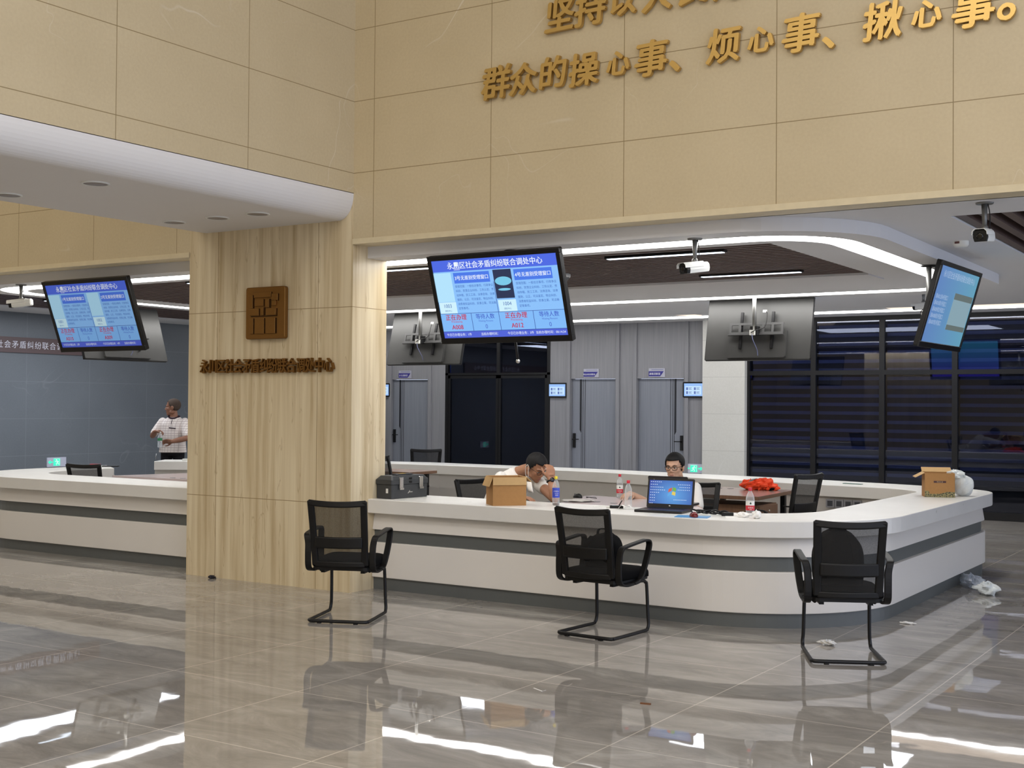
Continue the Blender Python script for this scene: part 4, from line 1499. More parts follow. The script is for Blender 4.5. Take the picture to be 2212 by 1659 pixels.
MAT['brass'] = brass('brushed_brass', srgb(206, 172, 104), 0.36)
MAT['bronze'] = brass('dark_bronze', srgb(138, 100, 52), 0.42)
MAT['bronze_deep'] = brass('dark_bronze_recess', srgb(70, 50, 28), 0.5)
ordn = 'first second third fourth fifth sixth seventh eighth ninth tenth eleventh twelfth thirteenth fourteenth fifteenth'.split()


def wall_char(ch, x, z, h, label, group, mat, depth, yface=0.0, slant=0.10, fat=0.013, xs=1.0, rot=0.0):
    hh = h / {'、': 0.31, '。': 0.32}.get(ch, 0.94)
    src = text_mesh(ch, size=hh, extrude=depth / 2, shear=slant)
    g = G()
    for k, (dx, dy) in enumerate(((-1, -0.35), (1, 0.35), (0.25, -0.75), (-0.25, 0.75), (0, 0))):   # strokes thickened by shifted copies
        g.add([Vector((v.co.x + dx * fat, v.co.y + dy * fat, v.co.z - k * 0.0004)) for v in src.vertices], [tuple(p.vertices) for p in src.polygons])
    me = bpy.data.meshes.new('raised_character')
    me.from_pydata(g.v, [], g.f)
    sx = [v.co.x for v in me.vertices]
    sy = [v.co.y for v in me.vertices]
    me.transform(Matrix.Translation((-(min(sx) + max(sx)) / 2, -(min(sy) + max(sy)) / 2, depth / 2)))
    me.transform(Matrix.Rotation(rot, 4, 'Z'))
    me.transform(Matrix.Diagonal((xs, 1, 1, 1)))
    me.transform(FRONT)
    me.materials.append(mat)
    o = bpy.data.objects.new('raised_character', me)
    COL.objects.link(o)
    o.location = (x, yface - 0.014, z)
    me.name = 'raised_character'
    tag(o, label, 'raised character', group)
    # stand-off pins
    return o


row2 = [('群', 1.49, 4.20, 0.262), ('众', 1.745, 4.195, 0.245), ('的', 2.02, 4.21, 0.245), ('操', 2.29, 4.195, 0.25), ('心', 2.585, 4.20, 0.185), ('事', 2.865, 4.20, 0.262), ('、', 3.054, 4.114, 0.085),
        ('烦', 3.435, 4.21, 0.25), ('心', 3.714, 4.21, 0.185), ('事', 4.01, 4.213, 0.262), ('、', 4.203, 4.114, 0.085), ('揪', 4.572, 4.208, 0.25), ('心', 4.856, 4.207, 0.185), ('事', 5.156, 4.205, 0.262), ('。', 5.354, 4.14, 0.105)]
nth = {}
for i, (ch, x, z, h) in enumerate(row2):
    nth[ch] = nth.get(ch, 0) + 1
    what = {'、': 'comma mark 、', '。': 'round full stop 。'}.get(ch, 'character ' + ch)
    wall_char(ch, x, z, h, 'gold raised %s, %s mark of the lower row on the beige wall' % (what, ordn[i]), 'gold characters of the lower row', MAT['brass'], 0.035, slant=0.12, fat=0.0075, rot=0.03)
row1 = [('坚', 2.073, 4.645, 0.255), ('持', 2.347, 4.655, 0.26), ('以', 2.625, 4.665, 0.22), ('人', 2.90, 4.66, 0.235), ('民', 3.20, 4.665, 0.245), ('为', 3.47, 4.665, 0.25)]
for i, (ch, x, z, h) in enumerate(row1):
    wall_char(ch, x, z, h, 'gold raised character %s, %s of the upper row cut by the photo top' % (ch, ordn[i]), 'gold characters of the upper row', MAT['brass'], 0.035, slant=0.12, fat=0.0075, rot=0.03)
for i, ch in enumerate(chars):
    x = -1.805 + (i + 0.5) * (1.63 / 15)
    wall_char(ch, x, 1.962, 0.128, 'small bronze raised character %s, %s in the line on the column' % (ch, ordn[i]), 'bronze characters on the column', MAT['bronze'], 0.03, slant=0.0, fat=0.0028, xs=0.84)

# bronze seal plaque on the column
t = thing('seal_plaque', 'square bronze seal plaque with a relief emblem on the column front', 'plaque', (-0.972, 0.0, 2.437))
G().rbox(-0.237, -0.055, -0.235, 0.237, -0.008, 0.235, 0.022, 4, axis='Y').build('plate', MAT['bronze'], t, bevel=0.006)
def relief(shape, mat, y0=-0.068, y1=-0.05):
    g = G()
    for poly in shape:
        n = len(poly)
        vs = [((a - 0.5) * 0.474, y0, (0.5 - b) * 0.47) for a, b in poly] + [((a - 0.5) * 0.474, y1, (0.5 - b) * 0.47) for a, b in poly]
        g.add(vs, [tuple(range(n)), tuple(reversed(range(n, 2 * n)))] + [((i + 1) % n, i, n + i, n + (i + 1) % n) for i in range(n)])
    return g
R4 = lambda a, b, c, d: [(a, d), (c, d), (c, b), (a, b)]
up = [R4(0.23, 0.10, 0.67, 0.205), R4(0.685, 0.14, 0.84, 0.27), R4(0.685, 0.27, 0.79, 0.37), R4(0.12, 0.15, 0.20, 0.41), R4(0.12, 0.41, 0.36, 0.55), R4(0.25, 0.235, 0.48, 0.37), R4(0.40, 0.40, 0.48, 0.55), R4(0.52, 0.235, 0.62, 0.40), R4(0.54, 0.42, 0.79, 0.55)]
relief(up, MAT['bronze']).build('emblem_relief', MAT['bronze'], t, bevel=0.003)
relief([R4(0.12, 0.60, 0.22, 0.90), R4(0.255, 0.60, 0.50, 0.90), R4(0.535, 0.60, 0.78, 0.90)], MAT['bronze']).build('emblem_relief', MAT['bronze'], t, bevel=0.003)
relief([R4(0.205, 0.15, 0.228, 0.415), R4(0.36, 0.42, 0.385, 0.55), R4(0.485, 0.235, 0.515, 0.55), R4(0.625, 0.235, 0.66, 0.41), R4(0.80, 0.42, 0.82, 0.56), R4(0.14, 0.555, 0.82, 0.575),
        R4(0.222, 0.60, 0.25, 0.90), R4(0.502, 0.60, 0.53, 0.90), R4(0.782, 0.60, 0.81, 0.90), R4(0.67, 0.105, 0.684, 0.205), R4(0.84, 0.145, 0.856, 0.28)], None, -0.0565, -0.05).build('emblem_groove', MAT['bronze_deep'], t)


# ------------------------------------------------------------------ people
def fuse(g, voxel, smooth=3, factor=0.5):
    """overlapping volumes -> one continuous skin"""
    me = bpy.data.meshes.new('fuse')
    me.from_pydata(g.v, [], g.f)
    o = bpy.data.objects.new('fuse', me)
    COL.objects.link(o)
    m = o.modifiers.new('r', 'REMESH')
    m.mode, m.voxel_size = 'VOXEL', voxel
    s = o.modifiers.new('s', 'SMOOTH')
    s.iterations, s.factor = smooth, factor
    bpy.context.view_layer.update()
    out = bpy.data.meshes.new_from_object(o.evaluated_get(bpy.context.evaluated_depsgraph_get()))
    bpy.data.objects.remove(o)
    bpy.data.meshes.remove(me)
    out.polygons.foreach_set('use_smooth', [True] * len(out.polygons))
    return out


def link_mesh(name, me, mat, parent=None):
    me.name = name
    me.materials.clear()
    me.materials.append(mat)
    o = bpy.data.objects.new(name, me)
    COL.objects.link(o)
    if parent is not None:
        o.parent = parent
    return o


def limb(g, pts, rs, n=14):
    """tapering limb through joints with rounded joints"""
    P = smooth_path(pts, 6)
    R = []
    for i in range(len(pts) - 1):
        R += [rs[i] + (rs[i + 1] - rs[i]) * k / 6 for k in range(6)]
    R.append(rs[-1])
    g.tube(P, R, n)
    g.ell(pts[0], (rs[0],) * 3, nu=n, nv=8)
    g.ell(pts[-1], (rs[-1],) * 3, nu=n, nv=8)


def torso(g, stations, n=20):
    """stations: (centre, side vector, half width, half depth)"""
    vs, fs = [], []
    for i, (c, s, w, d) in enumerate(stations):
        c, s = Vector(c), Vector(s).normalized()
        a = Vector(stations[max(i - 1, 0)][0])
        b = Vector(stations[min(i + 1, len(stations) - 1)][0])
        t = (b - a).normalized()
        f = s.cross(t).normalized()
        for k in range(n):
            an = 2 * PI * k / n
            ca, sa = math.cos(an), math.sin(an)
            e = 0.8
            vs.append(c + s * (math.copysign(abs(ca) ** e, ca) * w) + f * (math.copysign(abs(sa) ** e, sa) * d))
    m = len(stations)
    for i in range(m - 1):
        for k in range(n):
            fs.append((i * n + k, i * n + (k + 1) % n, (i + 1) * n + (k + 1) % n, (i + 1) * n + k))
    fs += [tuple(reversed(range(n))), tuple(range((m - 1) * n, m * n))]
    g.add(vs, fs, True)


def frame(origin, fwd, up):
    """local frame: x right hand side of the person's view, y forward, z up"""
    f = Vector(fwd).normalized()
    u = Vector(up)
    u = (u - f * u.dot(f)).normalized()
    r = f.cross(u)
    M = Matrix((r, f, u)).transposed().to_4x4()
    M.translation = Vector(origin)
    return M


def head_volume(g, M, s=1.0):
    E = lambda c, r: g.ell((c[0] * s, c[1] * s, c[2] * s), (r[0] * s, r[1] * s, r[2] * s), M=M, nu=22, nv=14)
    T = lambda pts, rs: g.tube([M @ (Vector(p) * s) for p in pts], [r * s for r in rs], 12)
    E((0, -0.014, 0.028), (0.076, 0.095, 0.086))
    E((0, 0.030, -0.030), (0.060, 0.062, 0.074))
    E((0, 0.040, -0.072), (0.048, 0.046, 0.042))
    E((0, 0.070, -0.098), (0.024, 0.020, 0.018))
    for q in (-1, 1):
        E((q * 0.038, 0.055, -0.026), (0.024, 0.024, 0.026))
        E((q * 0.050, 0.006, -0.068), (0.018, 0.038, 0.026))
        E((q * 0.078, -0.008, -0.014), (0.009, 0.020, 0.031))
        E((q * 0.074, -0.004, -0.040), (0.008, 0.012, 0.010))
        E((q * 0.011, 0.094, -0.034), (0.009, 0.010, 0.008))
        E((q * 0.030, 0.077, -0.003), (0.016, 0.008, 0.010))
    T([(-0.05, 0.064, 0.016), (-0.025, 0.082, 0.020), (0, 0.084, 0.016), (0.025, 0.082, 0.020), (0.05, 0.064, 0.016)], [0.009, 0.0095, 0.009, 0.0095, 0.009])
    T([(0, 0.084, 0.012), (0, 0.096, -0.012), (0, 0.108, -0.031)], [0.007, 0.0085, 0.010])
    E((0, 0.087, -0.060), (0.023, 0.010, 0.0055))
    E((0, 0.086, -0.0715), (0.020, 0.010, 0.006))


def face_parts(M, s, parent, skin_dark, hair_mat):
    """eyes, brows and lips as children"""
    for q in (-1, 1):
        e = G().ell((q * 0.0305 * s, 0.0805 * s, -0.003 * s), (0.0125 * s, 0.0075 * s, 0.0058 * s), M=M, nu=12, nv=8).build('eye', MAT['eye_white'], parent)
        G().ell((q * 0.0305 * s, 0.0868 * s, -0.003 * s), (0.0055 * s, 0.0022 * s, 0.0055 * s), M=M, nu=12, nv=8).build('iris', MAT['eye_dark'], e)
        G().tube([M @ (Vector(p) * s) for p in ((q * 0.014, 0.0925, 0.018), (q * 0.030, 0.0905, 0.0235), (q * 0.048, 0.077, 0.019))], [0.0022 * s, 0.003 * s, 0.0018 * s], 8).build('eyebrow', hair_mat, parent)
        G().tube([M @ (Vector(p) * s) for p in ((q * 0.018, 0.0855, 0.0035), (q * 0.031, 0.0895, 0.006), (q * 0.044, 0.082, 0.0025))], [0.0012 * s, 0.002 * s, 0.0012 * s], 6).build('eyelid', MAT['eye_dark'], parent)
    G().ell((0, 0.0885 * s, -0.0605 * s), (0.0205 * s, 0.0098 * s, 0.0046 * s), M=M, nu=14, nv=8).ell((0, 0.0873 * s, -0.0705 * s), (0.0180 * s, 0.0098 * s, 0.0052 * s), M=M, nu=14, nv=8).build('lips', skin_dark, parent)


def hair_cap(M, s, parent, mat, thick=0.010, crop=0.0, low=-0.06):
    """hair as a shell over the skull, cut along a hairline"""
    g = G()
    nu, nv = 40, 24
    def keep(p):
        y, z = p.y / s, p.z / s
        if y > 0.05:
            return z > 0.066 + crop
        if y > 0.0:
            lim = -0.012 + (0.078 + crop) * (y / 0.05) ** 1.6
            return z > lim
        return z > max(low, -0.012 + y * 1.0)
    c = Vector((0, -0.014 * s, 0.028 * s))
    grid = {}
    vs, fs = [], []
    for j in range(nv + 1):
        ph = -PI / 2 + PI * j / nv
        for i in range(nu):
            a = 2 * PI * i / nu
            d = Vector((math.cos(ph) * math.cos(a), math.cos(ph) * math.sin(a), math.sin(ph)))
            th = thick * (1 + 0.08 * math.sin(7 * a + 3 * ph) + 0.06 * math.sin(13 * a))
            vs.append(c + Vector((d.x * (0.0755 + th), d.y * (0.0945 + th), d.z * (0.0855 + th))) * s)
    for j in range(nv):
        for i in range(nu):
            q = (j * nu + i, j * nu + (i + 1) % nu, (j + 1) * nu + (i + 1) % nu, (j + 1) * nu + i)
            if keep(sum((vs[k] for k in q), Vector()) / 4):
                fs.append(q)
    o = g.add([M @ p for p in vs], fs, True).build('hair', mat, parent)
    md = o.modifiers.new('thickness', 'SOLIDIFY')
    md.thickness, md.offset = thick * s * 0.9, -1
    return o


def hand_volume(g, wrist, fwd, palm_normal, side, curl, s=1.0, spread=0.012):
    """palm, four unequal bent fingers and a thumb from the palm's side; curl = bend per joint (radians)"""
    f = Vector(fwd).normalized()
    nrm = Vector(palm_normal)
    nrm = (nrm - f * nrm.dot(f)).normalized()
    x = f.cross(nrm) * side                       # towards the thumb
    w = Vector(wrist)
    P = lambda a, b, c: w + f * a * s + x * b * s + nrm * c * s
    for k in range(5):                            # palm as a row of rounded bars
        b = (-0.034 + 0.017 * k)
        g.tube([P(0.0, b * 0.62, 0), P(0.05, b * 0.95, 0.0), P(0.088, b, 0.0)], [0.015 * s, 0.014 * s, 0.011 * s], 8)
        g.ell(P(0.088, b, 0.0), (0.011 * s,) * 3, nu=8, nv=6)
    g.ell(P(0.04, 0.0, 0.0), (0.03 * s, 0.03 * s, 0.016 * s), nu=10, nv=8)
    lens = [(0.030, 0.020, 0.016), (0.038, 0.025, 0.018), (0.041, 0.028, 0.019), (0.037, 0.024, 0.018)]
    for k in range(4):
        b = (-0.031 + 0.0205 * k)
        p = P(0.086, b, 0.0)
        d = (f + x * (k - 1.5) * spread * 4).normalized()
        pts, rs = [p], [0.0092 * s]
        ang = curl * 0.6
        for L, r in zip(lens[k], (0.0088, 0.0080, 0.0068)):
            dd = d * math.cos(ang) + nrm * math.sin(ang)
            p = p + dd * L * s
            pts.append(p)
            rs.append(r * s)
            ang += curl
        g.tube(pts, rs, 8)
        g.ell(pts[-1], (rs[-1],) * 3, nu=8, nv=6)
        for q, r in zip(pts[1:-1], rs[1:-1]):
            g.ell(q, (r * 1.03,) * 3, nu=8, nv=6)
    p0, p1 = P(0.02, 0.028, 0.004), P(0.052, 0.056, 0.014)
    p2 = p1 + (f * 0.8 + x * 0.25 + nrm * 0.5 * min(1, curl)).normalized() * 0.032 * s
    p3 = p2 + (f * 0.9 - x * 0.1 + nrm * 0.8 * min(1, curl)).normalized() * 0.026 * s
    g.tube([p0, p1, p2, p3], [0.014 * s, 0.0115 * s, 0.0098 * s, 0.0078 * s], 8)
    for q, r in ((p1, 0.0115), (p2, 0.0098), (p3, 0.0078)):
        g.ell(q, (r * s,) * 3, nu=8, nv=6)


def cloth(name, base, dark, scale=30):
    return plain(name, base, 0.9, var=0.06, scale=scale, spec=0.15, bump=0.15)


MAT['eye_white'] = plain('eye_white', srgb(220, 214, 206), 0.3)
MAT['eye_dark'] = plain('eye_dark', srgb(26, 18, 15), 0.25)
MAT['skin_tan'] = plain('tanned_skin', srgb(158, 112, 84), 0.55, var=0.06, scale=14)
MAT['skin_light'] = plain('light_skin', srgb(190, 150, 124), 0.55, var=0.05, scale=14)
MAT['skin_dark'] = plain('weathered_skin', srgb(128, 86, 64), 0.55, var=0.07, scale=14)
MAT['lips'] = plain('lips', srgb(140, 88, 76), 0.5)
MAT['lips_dark'] = plain('lips_dark', srgb(104, 64, 54), 0.5)
MAT['hair_black'] = plain('black_hair', srgb(18, 16, 16), 0.7, var=0.3, scale=90, spec=0.3)
MAT['hair_grey'] = plain('greying_hair', srgb(74, 62, 54), 0.8, var=0.3, scale=120, spec=0.2)
MAT['tee_white'] = cloth('white_tee_cloth', srgb(226, 222, 216), None, 18)
MAT['trousers'] = cloth('black_trouser_cloth', srgb(26, 25, 28), None)
MAT['shoe'] = plain('black_shoe_leather', srgb(20, 19, 19), 0.4)


def check_cloth():
    m, nt, b = new_mat('checked_polo_cloth')
    tc = N(nt, 'ShaderNodeTexCoord')
    sep = N(nt, 'ShaderNodeSeparateXYZ')
    nt.links.new(tc.outputs['Object'], sep.inputs[0])
    j = math_node(nt, 'MAXIMUM', joint_mask(nt, sep.outputs[2], 0.0, 0.036, 0.007), math_node(nt, 'MULTIPLY', joint_mask(nt, sep.outputs[0], 0.0, 0.042, 0.007), 0.7))
    no = N(nt, 'ShaderNodeTexNoise')
    no.inputs['Scale'].default_value = 14
    nt.links.new(tc.outputs['Object'], no.inputs['Vector'])
    base = mix_color(nt, no.outputs[0], srgb(206, 196, 190), srgb(226, 218, 212))
    nt.links.new(mix_color(nt, math_node(nt, 'MULTIPLY', j, 0.55), base, srgb(120, 96, 92)), b.inputs['Base Color'])
    b.inputs['Roughness'].default_value = 0.9
    return m


MAT['check'] = check_cloth()


def seated_legs(g, hip, fwd, side, floor=0.0, knee_h=0.50, reach=0.40):
    for q in (-1, 1):
        h = Vector(hip) + Vector(side) * q * 0.09
        k = h + Vector(fwd) * reach + Vector(side) * q * 0.06
        k.z = knee_h
        f = k + Vector(fwd) * 0.02
        f.z = floor + 0.09
        limb(g, [h, (h + k) / 2 + Vector((0, 0, 0.01)), k, (k + f) / 2, f], [0.085, 0.078, 0.062, 0.056, 0.045])


def shoes(parent, feet, fwd):
    for p in feet:
        M = frame((p[0], p[1], 0.0), fwd, (0, 0, 1))
        G().ell((0, 0.06, 0.045), (0.048, 0.135, 0.045), M=M).build('shoe', MAT['shoe'], parent)


# ---- man in glasses working at the laptop -------------------------------------------------
BX, BY = 1.985, 2.33
b_f = Vector((0.22, -0.975, 0))
b_s = Vector((-0.975, -0.22, 0)) * -1           # towards his left = image right
b_s = Vector((0.975, 0.22, 0))
hd = frame((BX - 0.015, BY - 0.03, 1.068), (0.10, -0.98, -0.13), (-0.02, -0.12, 1))
g = G()
head_volume(g, hd, 1.04)
neck0 = Vector((BX, BY + 0.035, 0.90))
limb(g, [neck0, (BX - 0.005, BY + 0.01, 0.965), (BX - 0.012, BY - 0.01, 1.01)], [0.060, 0.054, 0.052])
sl, sr = Vector((BX + 0.150, BY + 0.065, 0.872)), Vector((BX - 0.150, BY + 0.01, 0.868))
torso(g, [((BX, BY + 0.09, 0.50), b_s, 0.15, 0.11), ((BX, BY + 0.08, 0.66), b_s, 0.155, 0.105), ((BX, BY + 0.055, 0.80), b_s, 0.17, 0.11), ((BX, BY + 0.045, 0.87), b_s, 0.15, 0.085), ((BX, BY + 0.04, 0.92), b_s, 0.06, 0.05)])
el, er = Vector((BX + 0.225, BY - 0.03, 0.665)), Vector((BX - 0.245, BY - 0.06, 0.70))
wl, wr = Vector((BX + 0.17, BY - 0.26, 0.795)), Vector((1.60, 2.12, 0.805))
limb(g, [sl, (sl + el) / 2 + Vector((0.01, 0, 0)), el], [0.052, 0.046, 0.040])
limb(g, [el, (el + wl) / 2, wl], [0.041, 0.039, 0.028])
limb(g, [sr, (sr + er) / 2, er], [0.052, 0.046, 0.040])
limb(g, [er, (er + wr) / 2, wr], [0.041, 0.039, 0.028])
hand_volume(g, wr, (0.05, -1, -0.10), (0, 0, -1), 1, 0.42)
hand_volume(g, wl, (-0.3, -0.95, -0.05), (0, 0, -1), -1, 0.35)
body = link_mesh('person', fuse(g, 0.0055, 4), MAT['skin_light'])
tag(body, 'seated man with glasses and short black hair in a white tee, working at a laptop', 'person')
face_parts(hd, 1.04, body, MAT['lips'], MAT['hair_black'])
hair_cap(hd, 1.04, body, MAT['hair_black'], 0.012, 0.004, -0.05)
g = G()
torso(g, [((BX, BY + 0.10, 0.46), b_s, 0.175, 0.145), ((BX, BY + 0.09, 0.60), b_s, 0.17, 0.135), ((BX, BY + 0.065, 0.76), b_s, 0.175, 0.13), ((BX, BY + 0.05, 0.85), b_s, 0.17, 0.11), ((BX, BY + 0.045, 0.90), b_s, 0.125, 0.085), ((BX, BY + 0.04, 0.935), b_s, 0.075, 0.066)])
for s_, e_ in ((sl, el), (sr, er)):
    m_ = s_ + (e_ - s_) * 0.78
    limb(g, [s_ + Vector((0, 0, -0.006)), s_ + (m_ - s_) * 0.5, m_], [0.058, 0.060, 0.058])
link_mesh('shirt', fuse(g, 0.007, 5), MAT['tee_white'], body)
g = G()
seated_legs(g, (BX, BY + 0.08, 0.52), (0.2, -0.97, 0), (0.975, 0.22, 0))
link_mesh('trousers', fuse(g, 0.01, 3), MAT['trousers'], body)
gl = G()
for q in (-1, 1):
    rim = [hd @ (Vector((q * 0.0315 + 0.0255 * math.cos(a) , 0.098 - 0.004 * abs(math.cos(a)), -0.004 + 0.0175 * math.copysign(abs(math.sin(a)) ** 0.7, math.sin(a)))) * 1.04) for a in [2 * PI * i / 24 for i in range(24)]]
    gl.tube(rim, 0.0024, 6, close=True)
    gl.tube([hd @ (Vector(p) * 1.04) for p in ((q * 0.057, 0.095, 0.004), (q * 0.074, 0.06, 0.004), (q * 0.083, 0.0, 0.0), (q * 0.083, -0.02, -0.012))], 0.0020, 6)
gl.tube([hd @ (Vector(p) * 1.04) for p in ((-0.007, 0.099, 0.0), (0, 0.102, 0.003), (0.007, 0.099, 0.0))], 0.0022, 6)
gl.build('glasses', MAT['black_plastic'], body)
shoes(body, [(BX + 0.2, BY - 0.36), (BX - 0.02, BY - 0.42)], (0.2, -0.97, 0))

# ---- man with his head in his hand ---------------------------------------------------------
AX, AY = 0.55, 1.42
hd = frame((1.10, 1.26, 1.070), (0.80, -0.28, -0.53), (0.52, -0.13, 0.84))
g = G()
head_volume(g, hd, 1.03)
limb(g, [(0.86, 1.34, 1.005), (0.95, 1.315, 1.035), (1.05, 1.285, 1.055)], [0.062, 0.056, 0.056])
a_s = Vector((0.28, 0.96, 0))
torso(g, [((AX, AY, 0.50), a_s, 0.15, 0.12), ((AX + 0.06, AY - 0.01, 0.66), a_s, 0.155, 0.11), ((AX + 0.16, AY - 0.04, 0.82), a_s, 0.17, 0.11), ((AX + 0.26, AY - 0.065, 0.945), a_s, 0.16, 0.095), ((AX + 0.32, AY - 0.085, 1.0), a_s, 0.07, 0.06)])
sr, sl = Vector((0.775, 1.175, 0.965)), Vector((0.96, 1.46, 0.945))
er, el = Vector((0.95, 1.02, 0.78)), Vector((1.385, 1.10, 0.81))
wr, wl = Vector((1.09, 1.00, 0.815)), Vector((1.325, 1.135, 0.975))
limb(g, [sr, (sr + er) / 2, er], [0.052, 0.046, 0.041])
limb(g, [er, (er + wr) / 2, wr], [0.041, 0.038, 0.028])
limb(g, [sl, (sl + el) / 2, el], [0.052, 0.047, 0.042])
limb(g, [el, (el + wl) / 2 + Vector((0.008, -0.008, 0)), wl], [0.042, 0.041, 0.029])
hand_volume(g, wl, (-0.10, 0.08, 0.99), (-0.88, 0.45, 0.1), 1, 0.75)
hand_volume(g, wr, (0.95, 0.0, -0.06), (0, 0, -1), 1, 0.45)
body = link_mesh('person', fuse(g, 0.0055, 4), MAT['skin_tan'])
tag(body, 'seated man in a white tee bowing his head onto his hand behind the cardboard box', 'person')
face_parts(hd, 1.03, body, MAT['lips'], MAT['hair_black'])
hair_cap(hd, 1.03, body, MAT['hair_black'], 0.012, 0.0, -0.07)
g = G()
torso(g, [((AX - 0.01, AY, 0.46), a_s, 0.18, 0.15), ((AX + 0.05, AY - 0.01, 0.62), a_s, 0.185, 0.14), ((AX + 0.15, AY - 0.04, 0.80), a_s, 0.19, 0.135), ((AX + 0.25, AY - 0.065, 0.93), a_s, 0.185, 0.115), ((AX + 0.31, AY - 0.08, 0.99), a_s, 0.12, 0.085), ((AX + 0.335, AY - 0.088, 1.015), a_s, 0.075, 0.068)])
limb(g, [sr, sr + (er - sr) * 0.4, sr + (er - sr) * 0.75], [0.060, 0.061, 0.058])
limb(g, [sl, sl + (el - sl) * 0.25, sl + (el - sl) * 0.45], [0.062, 0.064, 0.062])
link_mesh('shirt', fuse(g, 0.007, 5), MAT['tee_white'], body)
g = G()
seated_legs(g, (AX, AY, 0.52), (0.96, -0.28, 0), (0.28, 0.96, 0))
link_mesh('trousers', fuse(g, 0.01, 3), MAT['trousers'], body)
shoes(body, [(AX + 0.38, AY - 0.28), (AX + 0.45, AY + 0.02)], (0.96, -0.28, 0))
gl = G()
for q in (-1, 1):
    rim = [hd @ (Vector((q * 0.0315 + 0.025 * math.cos(a), 0.099 - 0.004 * abs(math.cos(a)), -0.004 + 0.0165 * math.sin(a))) * 1.03) for a in [2 * PI * i / 20 for i in range(20)]]
    gl.tube(rim, 0.0017, 6, close=True)
    gl.tube([hd @ (Vector(p) * 1.03) for p in ((q * 0.057, 0.095, 0.004), (q * 0.074, 0.06, 0.004), (q * 0.084, 0.0, 0.0), (q * 0.084, -0.02, -0.012))], 0.0017, 6)
gl.tube([hd @ (Vector(p) * 1.03) for p in ((-0.007, 0.100, 0.0), (0, 0.103, 0.003), (0.007, 0.100, 0.0))], 0.0017, 6)
gl.build('glasses', MAT['black_plastic'], body)
# watch on the raised wrist
ax_ = (wl - el).normalized()
wM = frame(wl - ax_ * 0.018, ax_, (0.75, -0.65, 0))
strap = G()
strap.tube([wM @ Vector((0.036 * math.cos(a), 0, 0.036 * math.sin(a))) for a in [2 * PI * i / 20 for i in range(20)]], 0.0075, 8, close=True)
wt = strap.build('wristwatch', MAT['black_plastic'], body)
G().lathe([(0.021, 0.0), (0.022, 0.006), (0.018, 0.011), (0.0, 0.011)], 18, M=wM @ Matrix.Translation((0, 0, 0.036)), cap=False).build('watch_dial', MAT['lens'], wt)
# face mask pulled off and hanging from the ear
MAT['mask_white'] = cloth('white_mask_cloth', srgb(224, 220, 214), None, 60)
mg = G()
mo = hd @ Vector((0.062, 0.055, -0.125))
nx, ny = 7, 6
vs = []
R_ = Vector((0.80, -0.55, 0)).normalized()
for j in range(ny + 1):
    for i in range(nx + 1):
        u, v = i / nx - 0.5, j / ny
        vs.append(mo + R_ * (u * 0.105) + Vector((0.35, -0.25, -0.9)).normalized() * (v * 0.10) + Vector((-0.5, -0.8, 0.2)) * (0.028 * math.cos(u * PI) * math.sin(0.3 + v * 2.4)))
mg.add(vs, [(j * (nx + 1) + i, j * (nx + 1) + i + 1, (j + 1) * (nx + 1) + i + 1, (j + 1) * (nx + 1) + i) for j in range(ny) for i in range(nx)], True)
mk = mg.build('face_mask', MAT['mask_white'], body)
md = mk.modifiers.new('thickness', 'SOLIDIFY')
md.thickness = 0.002
G().tube(smooth_path([mo + R_ * -0.05, hd @ Vector((0.083, 0.03, -0.07)), hd @ Vector((0.088, -0.02, 0.005)), hd @ Vector((0.088, -0.035, -0.03)), hd @ Vector((0.080, 0.0, -0.09)), mo + R_ * 0.04], 5), 0.0022, 6).build('ear_loop', MAT['mask_white'], mk)

# ---- man in the checked shirt with a bottle -------------------------------------------------
CX, CY = -7.60, 4.92
hd = frame((CX + 0.012, CY - 0.02, 1.548), (-0.82, -0.56, -0.05), (0, 0, 1))
g = G()
head_volume(g, hd, 1.10)
limb(g, [(CX + 0.02, CY, 1.37), (CX + 0.015, CY - 0.005, 1.43), (CX + 0.012, CY - 0.01, 1.48)], [0.066, 0.060, 0.058])
c_s = Vector((0.86, 0.50, 0))
torso(g, [((CX, CY, 0.90), c_s, 0.16, 0.11), ((CX, CY, 1.08), c_s, 0.155, 0.105), ((CX, CY, 1.25), c_s, 0.175, 0.11), ((CX + 0.01, CY, 1.345), c_s, 0.16, 0.085), ((CX + 0.018, CY, 1.395), c_s, 0.065, 0.055)])
sr, sl = Vector((CX - 0.135, CY - 0.085, 1.325)), Vector((CX + 0.155, CY + 0.09, 1.325))
er, el = Vector((CX - 0.19, CY - 0.225, 1.115)), Vector((CX + 0.32, CY - 0.02, 1.08))
wr, wl = Vector((CX + 0.015, CY - 0.36, 1.18)), Vector((CX + 0.235, CY - 0.235, 1.035))
limb(g, [sr, (sr + er) / 2, er], [0.054, 0.049, 0.043])
limb(g, [er, (er + wr) / 2, wr], [0.043, 0.042, 0.030])
limb(g, [sl, (sl + el) / 2, el], [0.054, 0.049, 0.043])
limb(g, [el, (el + wl) / 2, wl], [0.043, 0.042, 0.030])
hand_volume(g, wr, (0.86, 0.45, 0.06), (0.15, -0.3, -0.95), -1, 0.85)
hand_volume(g, wl, (-0.92, -0.35, 0.02), (0.1, -0.75, -0.6), -1, 0.6)
body = link_mesh('person', fuse(g, 0.006, 4), MAT['skin_dark'])
tag(body, 'standing man in a white checked polo holding a water bottle by the left hall wall', 'person')
face_parts(hd, 1.10, body, MAT['lips_dark'], MAT['hair_grey'])
hair_cap(hd, 1.10, body, MAT['hair_grey'], 0.0045, 0.012, -0.05)
g = G()
